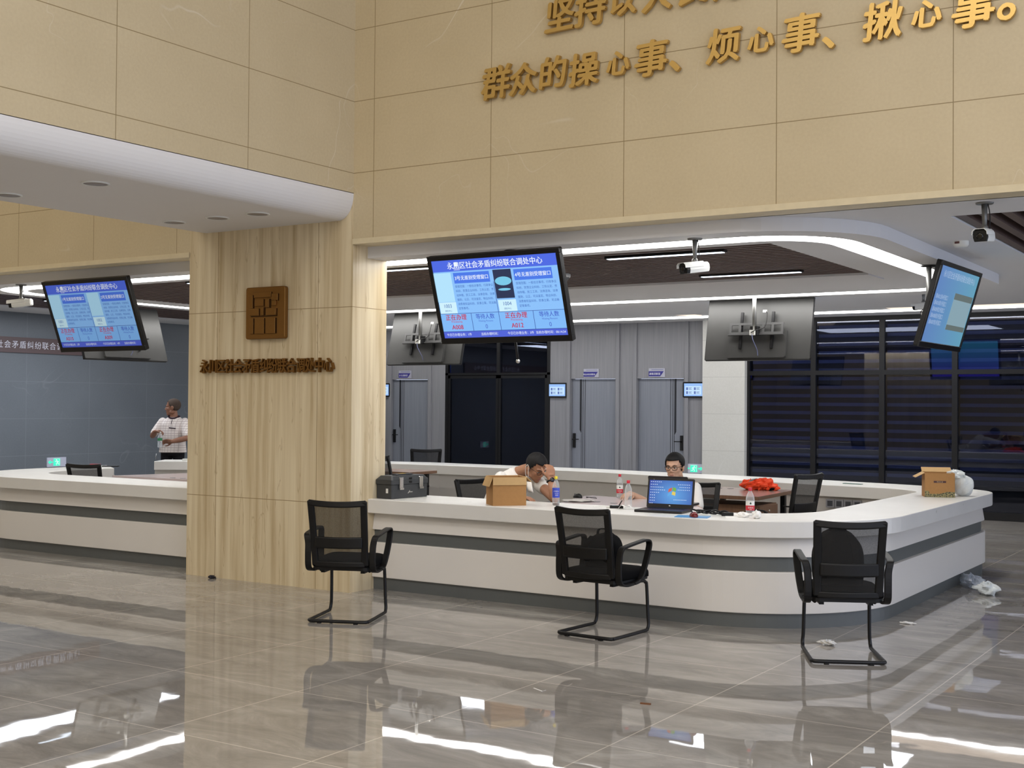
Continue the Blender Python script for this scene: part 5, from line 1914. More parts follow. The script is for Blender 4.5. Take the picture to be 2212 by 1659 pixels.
torso(g, [((CX, CY, 0.86), c_s, 0.205, 0.145), ((CX, CY, 1.00), c_s, 0.19, 0.135), ((CX, CY, 1.16), c_s, 0.195, 0.14), ((CX, CY, 1.29), c_s, 0.195, 0.12), ((CX + 0.01, CY, 1.355), c_s, 0.145, 0.09), ((CX + 0.018, CY, 1.40), c_s, 0.08, 0.07)])
for s_, e_ in ((sr, er), (sl, el)):
    m_ = s_ + (e_ - s_) * 0.80
    limb(g, [s_, s_ + (m_ - s_) * 0.5, m_], [0.062, 0.064, 0.062])
sh = link_mesh('polo_shirt', fuse(g, 0.007, 5), MAT['check'], body)
MAT['collar'] = cloth('dark_collar_cloth', srgb(48, 34, 42), None)
col_ = G()
ring_ = [Vector((CX + 0.018, CY, 1.405)) + c_s * (0.078 * math.cos(a)) + Vector((0.50, -0.86, 0)) * (0.07 * math.sin(a)) + Vector((0, 0, -0.03 * max(0, math.sin(a)))) for a in [2 * PI * i / 28 for i in range(28)]]
col_.tube(ring_, 0.016, 8, close=True)
col_.tube([ring_[7] + Vector((0, 0, -0.005)), ring_[7] + Vector((0.01, -0.03, -0.06)), ring_[7] + Vector((0.012, -0.042, -0.13))], 0.006, 6)
col_.build('collar', MAT['collar'], sh)
G().ribbon([(CX + 0.06, CY - 0.137, 1.235), (CX + 0.15, CY - 0.085, 1.225)], 0.016, 0.004, (0, 0, 1)).build('pocket_trim', MAT['collar'], sh)
g = G()
torso(g, [((CX, CY, 0.99), c_s, 0.165, 0.115), ((CX, CY, 0.90), c_s, 0.178, 0.125), ((CX, CY, 0.82), c_s, 0.175, 0.12)])
for q in (-1, 1):
    h = Vector((CX, CY, 0.84)) + c_s * q * 0.09
    limb(g, [h, h + Vector((0, -0.01, -0.36)) + c_s * q * 0.02, h + Vector((0, 0, -0.76)) + c_s * q * 0.03], [0.092, 0.068, 0.055])
link_mesh('trousers', fuse(g, 0.01, 3), MAT['trousers'], body)
shoes(body, [(CX + 0.10, CY + 0.06), (CX - 0.10, CY - 0.06)], (0.50, -0.86, 0))
G().tube([(CX - 0.145, CY - 0.19, 0.845), (CX - 0.15, CY - 0.195, 0.80), (CX - 0.146, CY - 0.195, 0.755)], 0.005, 6).build('key_ring', MAT['chrome'], body)


# ------------------------------------------------------------------ desks inside the counters
MAT['desk_top'] = plain('pale_pinkish_desk_top', srgb(196, 180, 178), 0.22, var=0.03, scale=5)
MAT['walnut'] = veneer('brown_walnut_veneer', srgb(92, 66, 48), srgb(128, 94, 70), 0.45)
MAT['walnut_top'] = plain('brown_desk_top_glare', srgb(138, 108, 96), 0.2, var=0.04, scale=6)  # paler pinkish tone puts the glare on the desk top into its colour
MAT['grommet'] = plain('dark_grommet', srgb(60, 50, 54), 0.4)


def desk(name, label, poly, z, top_mat, edge_mat, legs, grommets, loc):
    t = thing(name, label, 'desk', loc)
    G().prism(poly, z - 0.035, z).build('desk_edge', edge_mat, t, bevel=0.004, world=True)
    G().prism([(a, b) for a, b in poly], z, z + 0.0015).build('desk_top', top_mat, t, world=True)
    for x, y in legs:
        G().box(x - 0.025, y - 0.025, 0, x + 0.025, y + 0.025, z - 0.035).build('leg', MAT['black_metal'], t, world=True)
    for x, y in grommets:
        G().lathe([(0.034, z + 0.0015), (0.034, z + 0.0035), (0.028, z + 0.0045), (0.0, z + 0.0035)], 20, c=(x, y, 0), cap=False).build('grommet', MAT['grommet'], t, world=True)
    return t


desk('staff_desk', 'pale pinkish desk behind the laptops where the two seated men sit', [(1.40, 1.03), (2.75, 1.03), (2.70, 1.35), (2.30, 1.98), (1.75, 2.16), (1.12, 2.27), (1.09, 2.15)], 0.758, MAT['desk_top'], MAT['desk_top'],
     [(1.5, 1.1), (2.6, 1.12), (1.2, 2.15)], [(1.541, 1.58), (1.739, 1.54)], (1.8, 1.6, 0))
t = desk('wooden_desk', 'brown wooden desk with an orange vest on it, behind the man with glasses', [(1.55, 3.22), (2.43, 3.22), (2.36, 4.42), (1.45, 4.42)], 0.75, MAT['walnut_top'], MAT['walnut'],
         [(1.6, 4.3), (2.28, 4.3)], [(1.60, 4.2), (1.73, 4.2)], (1.95, 3.8, 0))
c = thing('drawer_pedestal', 'brown wooden drawer pedestal under the desk with the orange vest', 'cabinet', (1.98, 3.6, 0))
G().box(1.60, 3.34, 0.04, 2.375, 3.85, 0.655).build('carcass', MAT['walnut'], c, bevel=0.004, world=True)
for k, (za, zb) in enumerate(((0.06, 0.25), (0.26, 0.45), (0.46, 0.645))):
    d = G().box(2.375, 3.355, za, 2.393, 3.84, zb).build('drawer', MAT['walnut'], c, bevel=0.003, world=True)
    G().tube([(2.393, 3.40, zb - 0.07), (2.415, 3.42, zb - 0.07), (2.415, 3.50, zb - 0.07), (2.393, 3.52, zb - 0.07)], 0.005, 8).build('handle', MAT['black_metal'], d, world=True).location -= Vector((0, 0, 0))
G().lathe([(0.010, 0), (0.010, 0.008), (0.0, 0.008)], 14, M=Matrix.Translation((2.393, 3.60, 0.59)) @ Matrix.Rotation(PI / 2, 4, 'Y'), cap=False).build('lock', MAT['chrome'], c, world=True)
desk('staff_desk', 'pale pinkish desk inside the left counter, just left of the column', [(-5.0, 1.62), (-2.4, 1.62), (-2.4, 2.6), (-4.7, 2.6)], 0.75, MAT['desk_top'], MAT['desk_top'], [(-4.8, 1.75), (-2.5, 1.75), (-4.6, 2.5)], [(-4.116, 1.75), (-3.96, 1.76)], (-3.7, 2.1, 0))
desk('side_desk', 'small brown wooden desk end behind the toolbox and office chair', [(-3.9, 4.45), (-2.75, 4.45), (-2.75, 5.05), (-3.9, 5.05)], 0.75, MAT['walnut'], MAT['walnut'], [(-2.85, 4.55), (-2.85, 4.95), (-3.8, 4.55)], [], (-3.3, 4.75, 0))

# office chairs
for (x, y, rz, lab, seat, top) in ((0.50, 1.52, -104, 'black office chair behind the man bowing his head', 0.46, 0.90),
                              (2.06, 2.42, 193, 'black office chair under the man with glasses', 0.44, 0.885),
                              (2.74, 2.95, 78, 'black office chair with a tall leaning back beside the wooden desk', 0.47, 1.0),
                              (-1.28, 2.52, -70, 'black office chair behind the toolbox, beside the column', 0.52, 1.045),
                              (-5.12, 1.55, 14, 'black office chair inside the left counter with only its top showing', 0.44, 0.885),
                              (-4.55, 7.2, 40, 'black office chair beyond the back counter beside the column edge', 0.46, 0.93)):
    task_chair((x, y, 0), math.radians(rz), lab, seat, top)

# ------------------------------------------------------------------ things on the right counter
ZT = 0.794
MAT['toolbox'] = plain('dark_grey_toolbox_plastic', srgb(52, 54, 56), 0.5, var=0.08, scale=60)
t = thing('toolbox', 'dark grey plastic toolbox with two silver latches on the counter beside the column', 'toolbox', (0.122, 0.565, ZT), math.radians(85))
L_, W_ = 0.235, 0.095
G().rbox(-L_, -W_, 0.0, L_, W_, 0.125, 0.015).build('base', MAT['toolbox'], t, bevel=0.006)
def trap(z0, z1, k0, k1, g):
    r0, r1 = round_rect(-L_ - 0.008 + k0, -W_ - 0.008 + k0, L_ + 0.008 - k0, W_ + 0.008 - k0, 0.02, 3), round_rect(-L_ - 0.008 + k1, -W_ - 0.008 + k1, L_ + 0.008 - k1, W_ + 0.008 - k1, 0.02, 3)
    n = len(r0)
    g.add([(a, b, z0) for a, b in r0] + [(a, b, z1) for a, b in r1], [(i, (i + 1) % n, n + (i + 1) % n, n + i) for i in range(n)] + [tuple(reversed(range(n))), tuple(range(n, 2 * n))])
g = G(); trap(0.125, 0.165, 0.0, 0.0, g); trap(0.165, 0.20, 0.0, 0.03, g)
lid = g.build('lid', MAT['toolbox'], t, bevel=0.006)
G().rbox(-0.11, -0.03, 0.20, 0.11, 0.03, 0.212, 0.012).build('carry_handle', MAT['toolbox'], lid, bevel=0.004)
G().box(-0.04, -0.018, 0.2121, 0.03, 0.018, 0.2135).build('sticker', plain('yellow_sticker', srgb(190, 160, 60), 0.5), lid)
for x in (-0.13, 0.13):
    q = G().rbox(x - 0.023, -W_ - 0.020, 0.085, x + 0.023, -W_ - 0.006, 0.188, 0.006, axis='Y').build('latch', MAT['chrome'], t, bevel=0.003)
    G().box(x - 0.026, -W_ - 0.024, 0.078, x + 0.026, -W_ - 0.006, 0.096).build('latch_lever', MAT['chrome'], q)
g = G()
for z in (0.135, 0.165):
    g.rbox(-0.02, -W_ - 0.014, z, 0.01, -W_ - 0.006, z + 0.018, 0.005, axis='Y')
g.build('padlock_eye', MAT['black_plastic'], t)
g = G()
pts = [(-0.035, 0.045), (-0.005, 0.07), (0.0, 0.058), (0.034, 0.06), (0.03, 0.048), (-0.012, 0.05), (-0.028, 0.04)]
g.add([(a, -W_ - 0.0025, b) for a, b in pts] + [(a, -W_ + 0.001, b) for a, b in pts], [tuple(reversed(range(7))), tuple(range(7, 14))] + [(i, (i + 1) % 7, 7 + (i + 1) % 7, 7 + i) for i in range(7)])
g.build('emblem', MAT['chrome'], t)
G().box(-L_ - 0.002, -0.05, 0.05, -L_ + 0.001, -0.025, 0.09).build('label', MAT['white_plastic'], t)

MAT['carton'] = plain('brown_carton', srgb(164, 122, 76), 0.8, var=0.08, scale=40, spec=0.2)
MAT['carton_in'] = plain('carton_inner', srgb(190, 156, 108), 0.8, var=0.05, scale=40, spec=0.2)


def carton(name, loc, rz, w, d, h, label, mat, flaps):
    """open box: four walls and a bottom; flaps are (side, hang angle in degrees from level)"""
    t = thing(name, label, 'box', loc, rz)
    e = 0.004
    g = G().box(-w / 2, -d / 2, 0, w / 2, d / 2, e)
    for a in ((-w / 2, -d / 2, w / 2, -d / 2 + e), (-w / 2, d / 2 - e, w / 2, d / 2), (-w / 2, -d / 2 + e, -w / 2 + e, d / 2 - e), (w / 2 - e, -d / 2 + e, w / 2, d / 2 - e)):
        g.box(a[0], a[1], e, a[2], a[3], h)
    g.build('carton_body', mat, t)
    for side, ang, length in flaps:
        a = math.radians(ang)
        if side in 'FB':
            s = -1 if side == 'F' else 1
            M = Matrix.Translation((0, s * d / 2, h)) @ Matrix.Rotation(0 if s > 0 else PI, 4, 'Z') @ Matrix.Rotation(-a, 4, 'X')
            G().box(-w / 2, 0, -0.0, w / 2, length, e, M=M).build('flap', MAT['carton_in'], t)
        else:
            s = -1 if side == 'L' else 1
            M = Matrix.Translation((s * w / 2, 0, h)) @ Matrix.Rotation(-PI / 2 if s > 0 else PI / 2, 4, 'Z') @ Matrix.Rotation(-a, 4, 'X')
            G().box(-d / 2, 0, 0, d / 2, length, e, M=M).build('flap', MAT['carton_in'], t)
    return t


rzb = math.atan2(0.213, 0.195)
cxb, cyb = 1.3825 - 0.735 * 0.115, 0.3765 + 0.678 * 0.115
carton('cardboard_box', (cxb, cyb, ZT), rzb, 0.285, 0.23, 0.235, 'plain brown cardboard box with hanging flaps in front of the bowed man', MAT['carton'], [('F', 86, 0.065), ('L', 68, 0.085), ('R', 42, 0.06), ('B', 20, 0.08)])
t = carton('cardboard_box', (3.99, 3.80, ZT), math.radians(22), 0.27, 0.21, 0.225, 'brown cardboard box with a dark printed label at the far counter corner', MAT['carton'], [('L', 28, 0.095), ('B', -30, 0.08)])
MAT['print_dark'] = plain('dark_print', srgb(72, 40, 44), 0.6)
MAT['print_light'] = plain('light_print', srgb(196, 170, 130), 0.6)
def floral():
    m, nt, b = new_mat('floral_print')
    tc = N(nt, 'ShaderNodeTexCoord')
    v = N(nt, 'ShaderNodeTexVoronoi')
    v.inputs['Scale'].default_value = 70
    nt.links.new(tc.outputs['Object'], v.inputs['Vector'])
    r = N(nt, 'ShaderNodeValToRGB')
    e = r.color_ramp.elements
    e[0].position, e[0].color = 0.2, srgb(48, 52, 44)
    e[1].position, e[1].color = 0.7, srgb(148, 138, 92)
    nt.links.new(v.outputs['Distance'], r.inputs[0])
    nt.links.new(r.outputs[0], b.inputs['Base Color'])
    b.inputs['Roughness'].default_value = 0.7
    return m
MAT['floral'] = floral()
G().box(-0.055, -0.1065, 0.135, 0.055, -0.1045, 0.152).build('label', MAT['print_dark'], t)
put_text('lettering', '精品礼盒', MAT['print_light'], Matrix.Translation((0, -0.107, 0.139)) @ FRONT, t, size=0.013, sp=1.2)
vs = [(-0.135, 0), (0.135, 0), (0.135, 0.05), (0.07, 0.052), (0.0, 0.032), (-0.09, 0.03), (-0.10, 0.058), (-0.135, 0.06)]
n = len(vs)
G().add([(a, -0.1062, b) for a, b in vs] + [(a, -0.1045, b) for a, b in vs], [tuple(range(n)), tuple(reversed(range(n, 2 * n)))] + [((i + 1) % n, i, n + i, n + (i + 1) % n) for i in range(n)]).build('printed_border', MAT['floral'], t)


def film(name, tint, opacity):
    m, nt, b = new_mat(name)
    out = nt.nodes['Material Output']
    tr = N(nt, 'ShaderNodeBsdfTransparent')
    mx = N(nt, 'ShaderNodeMixShader')
    b.inputs['Base Color'].default_value = tint
    b.inputs['Roughness'].default_value = 0.18
    lw = N(nt, 'ShaderNodeLayerWeight')
    lw.inputs[0].default_value = 0.45
    mr = N(nt, 'ShaderNodeMapRange')
    mr.inputs[3].default_value = opacity
    mr.inputs[4].default_value = min(1, opacity + 0.45)
    nt.links.new(lw.outputs['Facing'], mr.inputs[0])
    nt.links.new(mr.outputs[0], mx.inputs[0])
    nt.links.new(tr.outputs[0], mx.inputs[1])
    nt.links.new(b.outputs[0], mx.inputs[2])
    nt.links.new(mx.outputs[0], out.inputs[0])
    return m


MAT['clear_plastic'] = film('clear_bottle_plastic', srgb(226, 230, 232), 0.16)
MAT['bag_plastic'] = film('white_bag_plastic', srgb(228, 232, 230), 0.72)
MAT['film_plastic'] = film('clear_wrapping_film', srgb(190, 200, 214), 0.25)
MAT['cap_red'] = plain('red_cap', srgb(200, 34, 52), 0.4)
MAT['cap_yellow'] = plain('yellow_cap', srgb(226, 206, 52), 0.4)
MAT['label_red'] = plain('red_bottle_label', srgb(198, 44, 58), 0.5)
MAT['label_white'] = plain('white_bottle_label', srgb(226, 226, 220), 0.5)
MAT['label_blue'] = plain('blue_bottle_label', srgb(56, 76, 186), 0.5)
MAT['label_green'] = plain('green_bottle_label', srgb(44, 120, 74), 0.5)
MAT['tea'] = plain('brown_drink', srgb(84, 48, 30), 0.15)
MAT['water'] = film('water', srgb(222, 230, 236), 0.10)


def crumple(g, c, r, seed, nu=18, nv=12, rough=0.3, squash=1.0):
    rnd = random.Random(seed)
    ph = [(rnd.uniform(2, 7), rnd.uniform(0, 6), rnd.uniform(2, 6), rnd.uniform(0, 6)) for _ in range(6)]
    vs, fs = [], []
    for j in range(nv + 1):
        b = -PI / 2 + PI * j / nv
        for i in range(nu):
            a = 2 * PI * i / nu
            k = 1 + rough * sum(math.sin(p[0] * a + p[1]) * math.sin(p[2] * b + p[3]) for p in ph) / 3
            vs.append((c[0] + r[0] * k * math.cos(b) * math.cos(a), c[1] + r[1] * k * math.cos(b) * math.sin(a), c[2] + r[2] * k * math.sin(b) * squash))
    for j in range(nv):
        for i in range(nu):
            fs.append((j * nu + i, j * nu + (i + 1) % nu, (j + 1) * nu + (i + 1) % nu, (j + 1) * nu + i))
    return g.add(vs, fs, False)


def bottle(loc, h, r, label, cap, style, fill=0.0, liquid=None, parent=None):
    t = thing('plastic_bottle', label, 'bottle', loc)
    H = h - 0.02
    prof = [(r * 0.72, 0.0), (r * 0.95, 0.004), (r, 0.014), (r * 0.96, H * 0.16), (r, H * 0.22), (r * 0.97, H * 0.32), (r, H * 0.40), (r, H * 0.62), (r * 0.98, H * 0.68), (r * 0.86, H * 0.78), (r * 0.62, H * 0.87), (r * 0.40, H * 0.94), (r * 0.37, H)]
    if style == 'ribbed':
        prof = [(r * 0.72, 0.0), (r * 0.95, 0.004)] + [(r * (1.0 if k % 2 else 0.93), 0.012 + k * H * 0.052) for k in range(13)] + [(r * 0.9, H * 0.76), (r * 0.66, H * 0.86), (r * 0.42, H * 0.94), (r * 0.37, H)]
    b = G().lathe(prof, 22, cap=False).build('bottle_body', MAT['clear_plastic'], t)
    G().lathe([(r * 0.43, H - 0.004), (r * 0.44, H + 0.002), (r * 0.44, H + 0.018), (r * 0.40, H + 0.02)], 20).build('cap', cap, t)
    if style == 'redlabel':
        G().lathe([(r * 1.012, H * 0.22), (r * 1.012, H * 0.41)], 24, cap=False).build('label', MAT['label_red'], t)
        G().lathe([(r * 1.012, H * 0.41), (r * 1.012, H * 0.58)], 24, cap=False).build('label', MAT['label_white'], t)
        Mq = Matrix.Rotation(math.radians(28), 4, 'Z') @ Matrix.Translation((0, -r * 1.03, 0))
        g = G(); text_into(g, '饮用水', Mq @ Matrix.Translation((0, 0, H * 0.30)) @ FRONT, size=0.014); text_into(g, '天然', Mq @ Matrix.Translation((0, 0, H * 0.235)) @ FRONT, size=0.009)
        g.build('lettering', MAT['label_white'], t)
        G().lathe([(0.0, 0.0), (0.008, 0.006), (0.004, 0.013), (0.0, 0.02)], 4, M=Mq @ Matrix.Translation((0, 0.001, H * 0.45)), cap=False).build('tree_emblem', plain('dark_green_print', srgb(28, 66, 52), 0.5) if 'tree' not in MAT else MAT['tree'], t)
    elif style == 'bluelabel':
        G().lathe([(r * 1.012, H * 0.30), (r * 1.012, H * 0.66)], 24, cap=False).build('label', MAT['label_blue'], t)
        Mq = Matrix.Rotation(math.radians(30), 4, 'Z') @ Matrix.Translation((0, -r * 1.03, 0))
        g = G(); text_into(g, '矿物质水', Mq @ Matrix.Translation((0.004, 0, H * 0.52)) @ FRONT, size=0.011); text_into(g, 'WATER', Mq @ Matrix.Translation((0.006, 0, H * 0.45)) @ FRONT, size=0.009); text_into(g, '电解质', Mq @ Matrix.Translation((0.006, 0, H * 0.38)) @ FRONT, size=0.009)
        g.build('lettering', MAT['label_white'], t)
    elif style == 'greenlabel':
        G().lathe([(r * 1.012, H * 0.48), (r * 1.012, H * 0.66)], 24, cap=False).build('label', MAT['label_green'], t)
    if fill:
        G().lathe([(r * 0.68, 0.004), (r * 0.90, 0.008), (r * 0.93, 0.016), (r * 0.92, max(0.02, H * fill))], 20).build('drink', liquid, t)
    return t


bottle((1.674, 0.636, ZT), 0.243, 0.0305, 'nearly empty bottle with a yellow cap and blue label beside the cardboard box', MAT['cap_yellow'], 'bluelabel', 0.085, MAT['tea'])
bottle((2.24, 0.844, ZT), 0.222, 0.031, 'clear ribbed bottle with a red cap and no label, left of the laptop', MAT['cap_red'], 'ribbed')
bottle((3.345, 0.73, ZT), 0.215, 0.0335, 'red-labelled water bottle standing alone on the counter right of the cables', MAT['cap_red'], 'redlabel')
bottle((1.465, 2.17, 0.7595), 0.222, 0.031, 'red-labelled water bottle on the pale desk, behind the ribbed bottle', MAT['cap_red'], 'redlabel', 0.12, MAT['water'])
bottle((CX + 0.125, CY - 0.365, 0.945), 0.235, 0.0345, 'water bottle with a green label held by the man in the checked shirt', MAT['white_plastic'], 'greenlabel', 0.4, MAT['water'])

# ------------------------------------------------------------------ laptops, mice, small gear
def desktop_glow():
    m, nt, b = new_mat('blue_desktop_screen')
    tc = N(nt, 'ShaderNodeTexCoord')
    mp = N(nt, 'ShaderNodeMapping')
    mp.inputs['Location'].default_value = (-0.02, 0, -0.12)
    nt.links.new(tc.outputs['Object'], mp.inputs[0])
    gr = N(nt, 'ShaderNodeTexGradient', gradient_type='SPHERICAL')
    mp.inputs['Scale'].default_value = (4.2, 0.0, 5.5)
    mp.inputs['Location'].default_value = (-0.02 * 4.2, 0, -0.12 * 5.5)
    nt.links.new(mp.outputs[0], gr.inputs[0])
    nt.links.new(mix_color(nt, gr.outputs['Fac'], srgb(34, 66, 168), srgb(92, 168, 236)), b.inputs['Emission Color'])
    b.inputs['Emission Strength'].default_value = 0.9
    b.inputs['Base Color'].default_value = (0.02, 0.02, 0.02, 1)
    b.inputs['Roughness'].default_value = 0.4
    return m


MAT['desktop'] = desktop_glow()
MAT['laptop'] = plain('dark_laptop_shell', srgb(30, 28, 30), 0.4, var=0.1, spec=0.4)
MAT['laptop_deck'] = plain('dark_red_keyboard_deck', srgb(58, 26, 32), 0.45, var=0.1)
MAT['icon'] = glow('desktop_icon_text', srgb(206, 222, 246))
fl = {k: glow('flag_' + k, srgb(*c)) for k, c in dict(red=(214, 92, 62), green=(112, 176, 78), blue=(96, 168, 226), yellow=(226, 200, 92)).items()}


def laptop(loc, rz, w, d, hs, open_deg, label, screen):
    t = thing('laptop', label, 'laptop', loc, rz)
    G().rbox(-w / 2, -d, 0.0, w / 2, 0, 0.020, 0.018).build('base', MAT['laptop'], t, bevel=0.004)
    G().rbox(-w / 2 + 0.012, -d + 0.10, 0.020, w / 2 - 0.012, -0.015, 0.0215, 0.008).build('keyboard_deck', MAT['laptop_deck'], t)
    g = G()
    for r in range(5):
        for k in range(15):
            x = -w / 2 + 0.03 + k * (w - 0.06) / 15
            g.box(x, -0.045 - r * 0.021, 0.0215, x + (w - 0.06) / 15 - 0.004, -0.029 - r * 0.021, 0.0235)
    g.build('keyboard', MAT['black_plastic'], t)
    G().rbox(-0.055, -d + 0.015, 0.020, 0.055, -d + 0.085, 0.0212, 0.005).build('touchpad', MAT['laptop'], t)
    M = Matrix.Translation((0, 0.0, 0.018)) @ Matrix.Rotation(-math.radians(open_deg - 90), 4, 'X')
    G().rbox(-w / 2, 0.0, 0.0, w / 2, 0.010, hs, 0.012, axis='Y', M=M).build('lid', MAT['laptop'], t, bevel=0.002)
    for x in (-w * 0.34, w * 0.34):
        G().tube([(x - 0.025, 0.006, 0.018), (x + 0.025, 0.006, 0.018)], 0.006, 10).build('hinge', MAT['chrome'], t)
    if screen:
        sx, z0, z1 = w / 2 - 0.016, 0.034, hs - 0.018
        s = G().add([M @ Vector(p) for p in ((-sx, -0.0012, z0), (sx, -0.0012, z0), (sx, -0.0012, z1), (-sx, -0.0012, z1))], [(0, 1, 2, 3)]).build('screen', MAT['desktop'], t)
        # four-panel wavy flag in the middle of the desktop
        def wave(u, v):
            return M @ Vector((0.012 + u + 0.25 * v - 0.004 * math.sin(v * 60), -0.0022, 0.128 + v + 0.010 * math.sin(u * 55 + 1.2)))
        for (k, u0, v0) in (('red', -0.032, 0.003), ('green', 0.003, 0.003), ('blue', -0.032, -0.030), ('yellow', 0.003, -0.030)):
            g = G()
            vs = [wave(u0 + 0.029 * i / 6, v0 + 0.027 * j) for j in (0, 1) for i in range(7)]
            g.add(vs, [(i, i + 1, 8 + i, 7 + i) for i in range(6)])
            g.build('flag_panel', fl[k], s)
        rnd = random.Random(4)
        g = G()
        for r in range(9):
            n_ = [6, 4, 7, 8, 5, 3, 3, 3, 2][r]
            for k in range(n_):
                x = -sx + 0.010 + k * 0.0165
                z = z1 - 0.016 - r * 0.0215
                if x < sx - 0.01:
                    g.add([M @ Vector(p) for p in ((x, -0.0018, z), (x + 0.0085, -0.0018, z), (x + 0.0085, -0.0018, z + 0.0055), (x, -0.0018, z + 0.0055))], [(0, 1, 2, 3)])
        for r, (xa, n_) in enumerate(((0.06, 7), (0.075, 6), (0.06, 7))):
            for k in range(n_):
                x = xa + k * 0.0155
                z = z1 - 0.034 - r * 0.021
                if x < sx - 0.012:
                    g.add([M @ Vector(p) for p in ((x, -0.0018, z), (x + 0.008, -0.0018, z), (x + 0.008, -0.0018, z + 0.005), (x, -0.0018, z + 0.005))], [(0, 1, 2, 3)])
        for k in range(9):
            x = 0.03 + k * 0.0125
            g.add([M @ Vector(p) for p in ((x, -0.0018, 0.066), (x + 0.007, -0.0018, 0.066), (x + 0.007, -0.0018, 0.071), (x, -0.0018, 0.071))], [(0, 1, 2, 3)])
        g.build('desktop_icons', MAT['icon'], s)
        g = G().lathe([(0.0065, 0), (0.0065, 0.001), (0.0, 0.001)], 20, M=M @ Matrix.Translation((0.0, -0.0005, 0.017)) @ Matrix.Rotation(PI / 2, 4, 'X'), cap=False)
        g.build('maker_emblem', MAT['chrome'], t)
        put_text('lettering', 'HD', MAT['chrome'], M @ Matrix.Translation((-sx + 0.035, -0.0012, hs - 0.014)) @ FRONT, t, size=0.008)
    return t


laptop((2.645, 0.775, ZT), math.radians(5), 0.395, 0.275, 0.240, 100, 'open dark laptop showing a blue desktop, on the counter facing out', True)
laptop((2.26, 1.60, 0.7595), math.radians(185), 0.365, 0.25, 0.25, 104, 'open dark laptop seen from behind, in front of the man with glasses', False)


def mouse(loc, rz, body_mat, label):
    t = thing('computer_mouse', label, 'mouse', loc, rz, 'computer mice')
    vs, fs = [], []
    nu, nv = 20, 8
    for j in range(nv + 1):
        b = PI / 2 * j / nv
        for i in range(nu):
            a = 2 * PI * i / nu
            vs.append((0.031 * math.cos(a) * math.cos(b) ** 0.6, 0.055 * math.sin(a) * math.cos(b) ** 0.6, 0.036 * math.sin(b) * (1 - 0.12 * math.sin(a))))
    fs = [(j * nu + i, j * nu + (i + 1) % nu, (j + 1) * nu + (i + 1) % nu, (j + 1) * nu + i) for j in range(nv) for i in range(nu)] + [tuple(reversed(range(nu)))]
    G().add(vs, fs, True).build('shell', body_mat, t)
    G().tube([(0, 0.022, 0.031), (0, 0.038, 0.026)], 0.0045, 8).build('scroll_wheel', MAT['grey_metal'], t)
    G().box(-0.0006, 0.012, 0.026, 0.0006, 0.05, 0.0352).build('button_gap', MAT['gap'], t)
    return t


MAT['red_shell'] = plain('dark_red_gloss', srgb(104, 22, 26), 0.2, var=0.05)
MAT['pad_blue'] = plain('blue_print_cover', srgb(74, 138, 190), 0.45, var=0.25, scale=9)
t = tag(G().rbox(-0.125, -0.085, 0.0, 0.125, 0.085, 0.004, 0.006).build('mouse_pad', MAT['pad_blue'], None), 'flat blue printed pad under the dark red mouse', 'mouse pad')
t.location, t.rotation_euler = (3.035, 0.36, ZT), (0, 0, 0.25)
mouse((3.06, 0.325, ZT + 0.004), 0.7, MAT['red_shell'], 'dark red computer mouse on the blue pad in front of the laptop')
mouse((1.335, 1.60, 0.785), 1.2, MAT['black_plastic'], 'black corded mouse lying on a grey pouch left of the bottles')
mouse((1.625, 2.075, 0.7595), 0.1, MAT['black_plastic'], 'black computer mouse under the right hand of the man with glasses')
MAT['pouch'] = cloth('pale_grey_pouch_cloth', srgb(186, 182, 176), None, 20)
g = crumple(G(), (0, 0, 0.012), (0.15, 0.085, 0.011), 5, 26, 8, 0.25)
t = tag(g.build('cloth_pouch', MAT['pouch']), 'flat pale grey cloth pouch on the desk under the corded mouse', 'pouch')
t.location, t.rotation_euler = (1.40, 1.50, 0.7595), (0, 0, 0.6)
rnd = random.Random(3)
pts = [(0.07 + 0.045 * math.sin(k * 1.3) + 0.012 * k, 0.02 * math.cos(k * 1.7) - 0.02 * (k % 3), 0.024 + 0.012 * abs(math.sin(k * 2.1))) for k in range(9)]
t = tag(G().tube(smooth_path(pts, 5), 0.0022, 6).build('mouse_cable', MAT['black_plastic']), 'thin black mouse cable coiled beside the grey pouch', 'cable')
t.location = (1.37, 1.56, 0.768)
# flat black tablet at the bowed man's elbow
t = thing('tablet_computer', 'flat black tablet lying on the desk at the elbow of the bowed man', 'tablet', (1.30, 1.16, 0.7595), 0.7)
G().rbox(-0.10, -0.07, 0.0, 0.10, 0.07, 0.010, 0.012).build('case', MAT['black_plastic'], t)
G().rbox(-0.092, -0.062, 0.010, 0.092, 0.062, 0.0108, 0.008).build('screen', MAT['lens'], t)
# tangle of black cables and straps right of the laptop
rnd = random.Random(11)
pts = []
for k in range(26):
    a = k * 2.3
    pts.append((-0.13 + k * 0.0105 + 0.04 * math.cos(a), 0.035 * math.sin(a), 0.010 + 0.014 * (1 + math.sin(k * 1.9))))
t = tag(G().tube(smooth_path(pts, 4), 0.0062, 7).build('cable_tangle', MAT['black_plastic']), 'tangle of thick black cable on the counter right of the laptop', 'cable')
t.location, t.rotation_euler = (3.06, 0.60, ZT), (0, 0, 0.15)
t = thing('power_adapter', 'small black power adapter at the end of the cable tangle', 'adapter', (3.215, 0.60, ZT), 0.5)
G().rbox(-0.045, -0.02, 0, 0.045, 0.02, 0.026, 0.006).build('housing', MAT['black_plastic'], t, bevel=0.003)
G().rbox(-0.02, -0.012, 0.026, 0.02, 0.012, 0.0268, 0.003).build('rating_label', MAT['grey_metal'], t)
MAT['paper'] = plain('white_paper', srgb(232, 230, 226), 0.7, var=0.02)
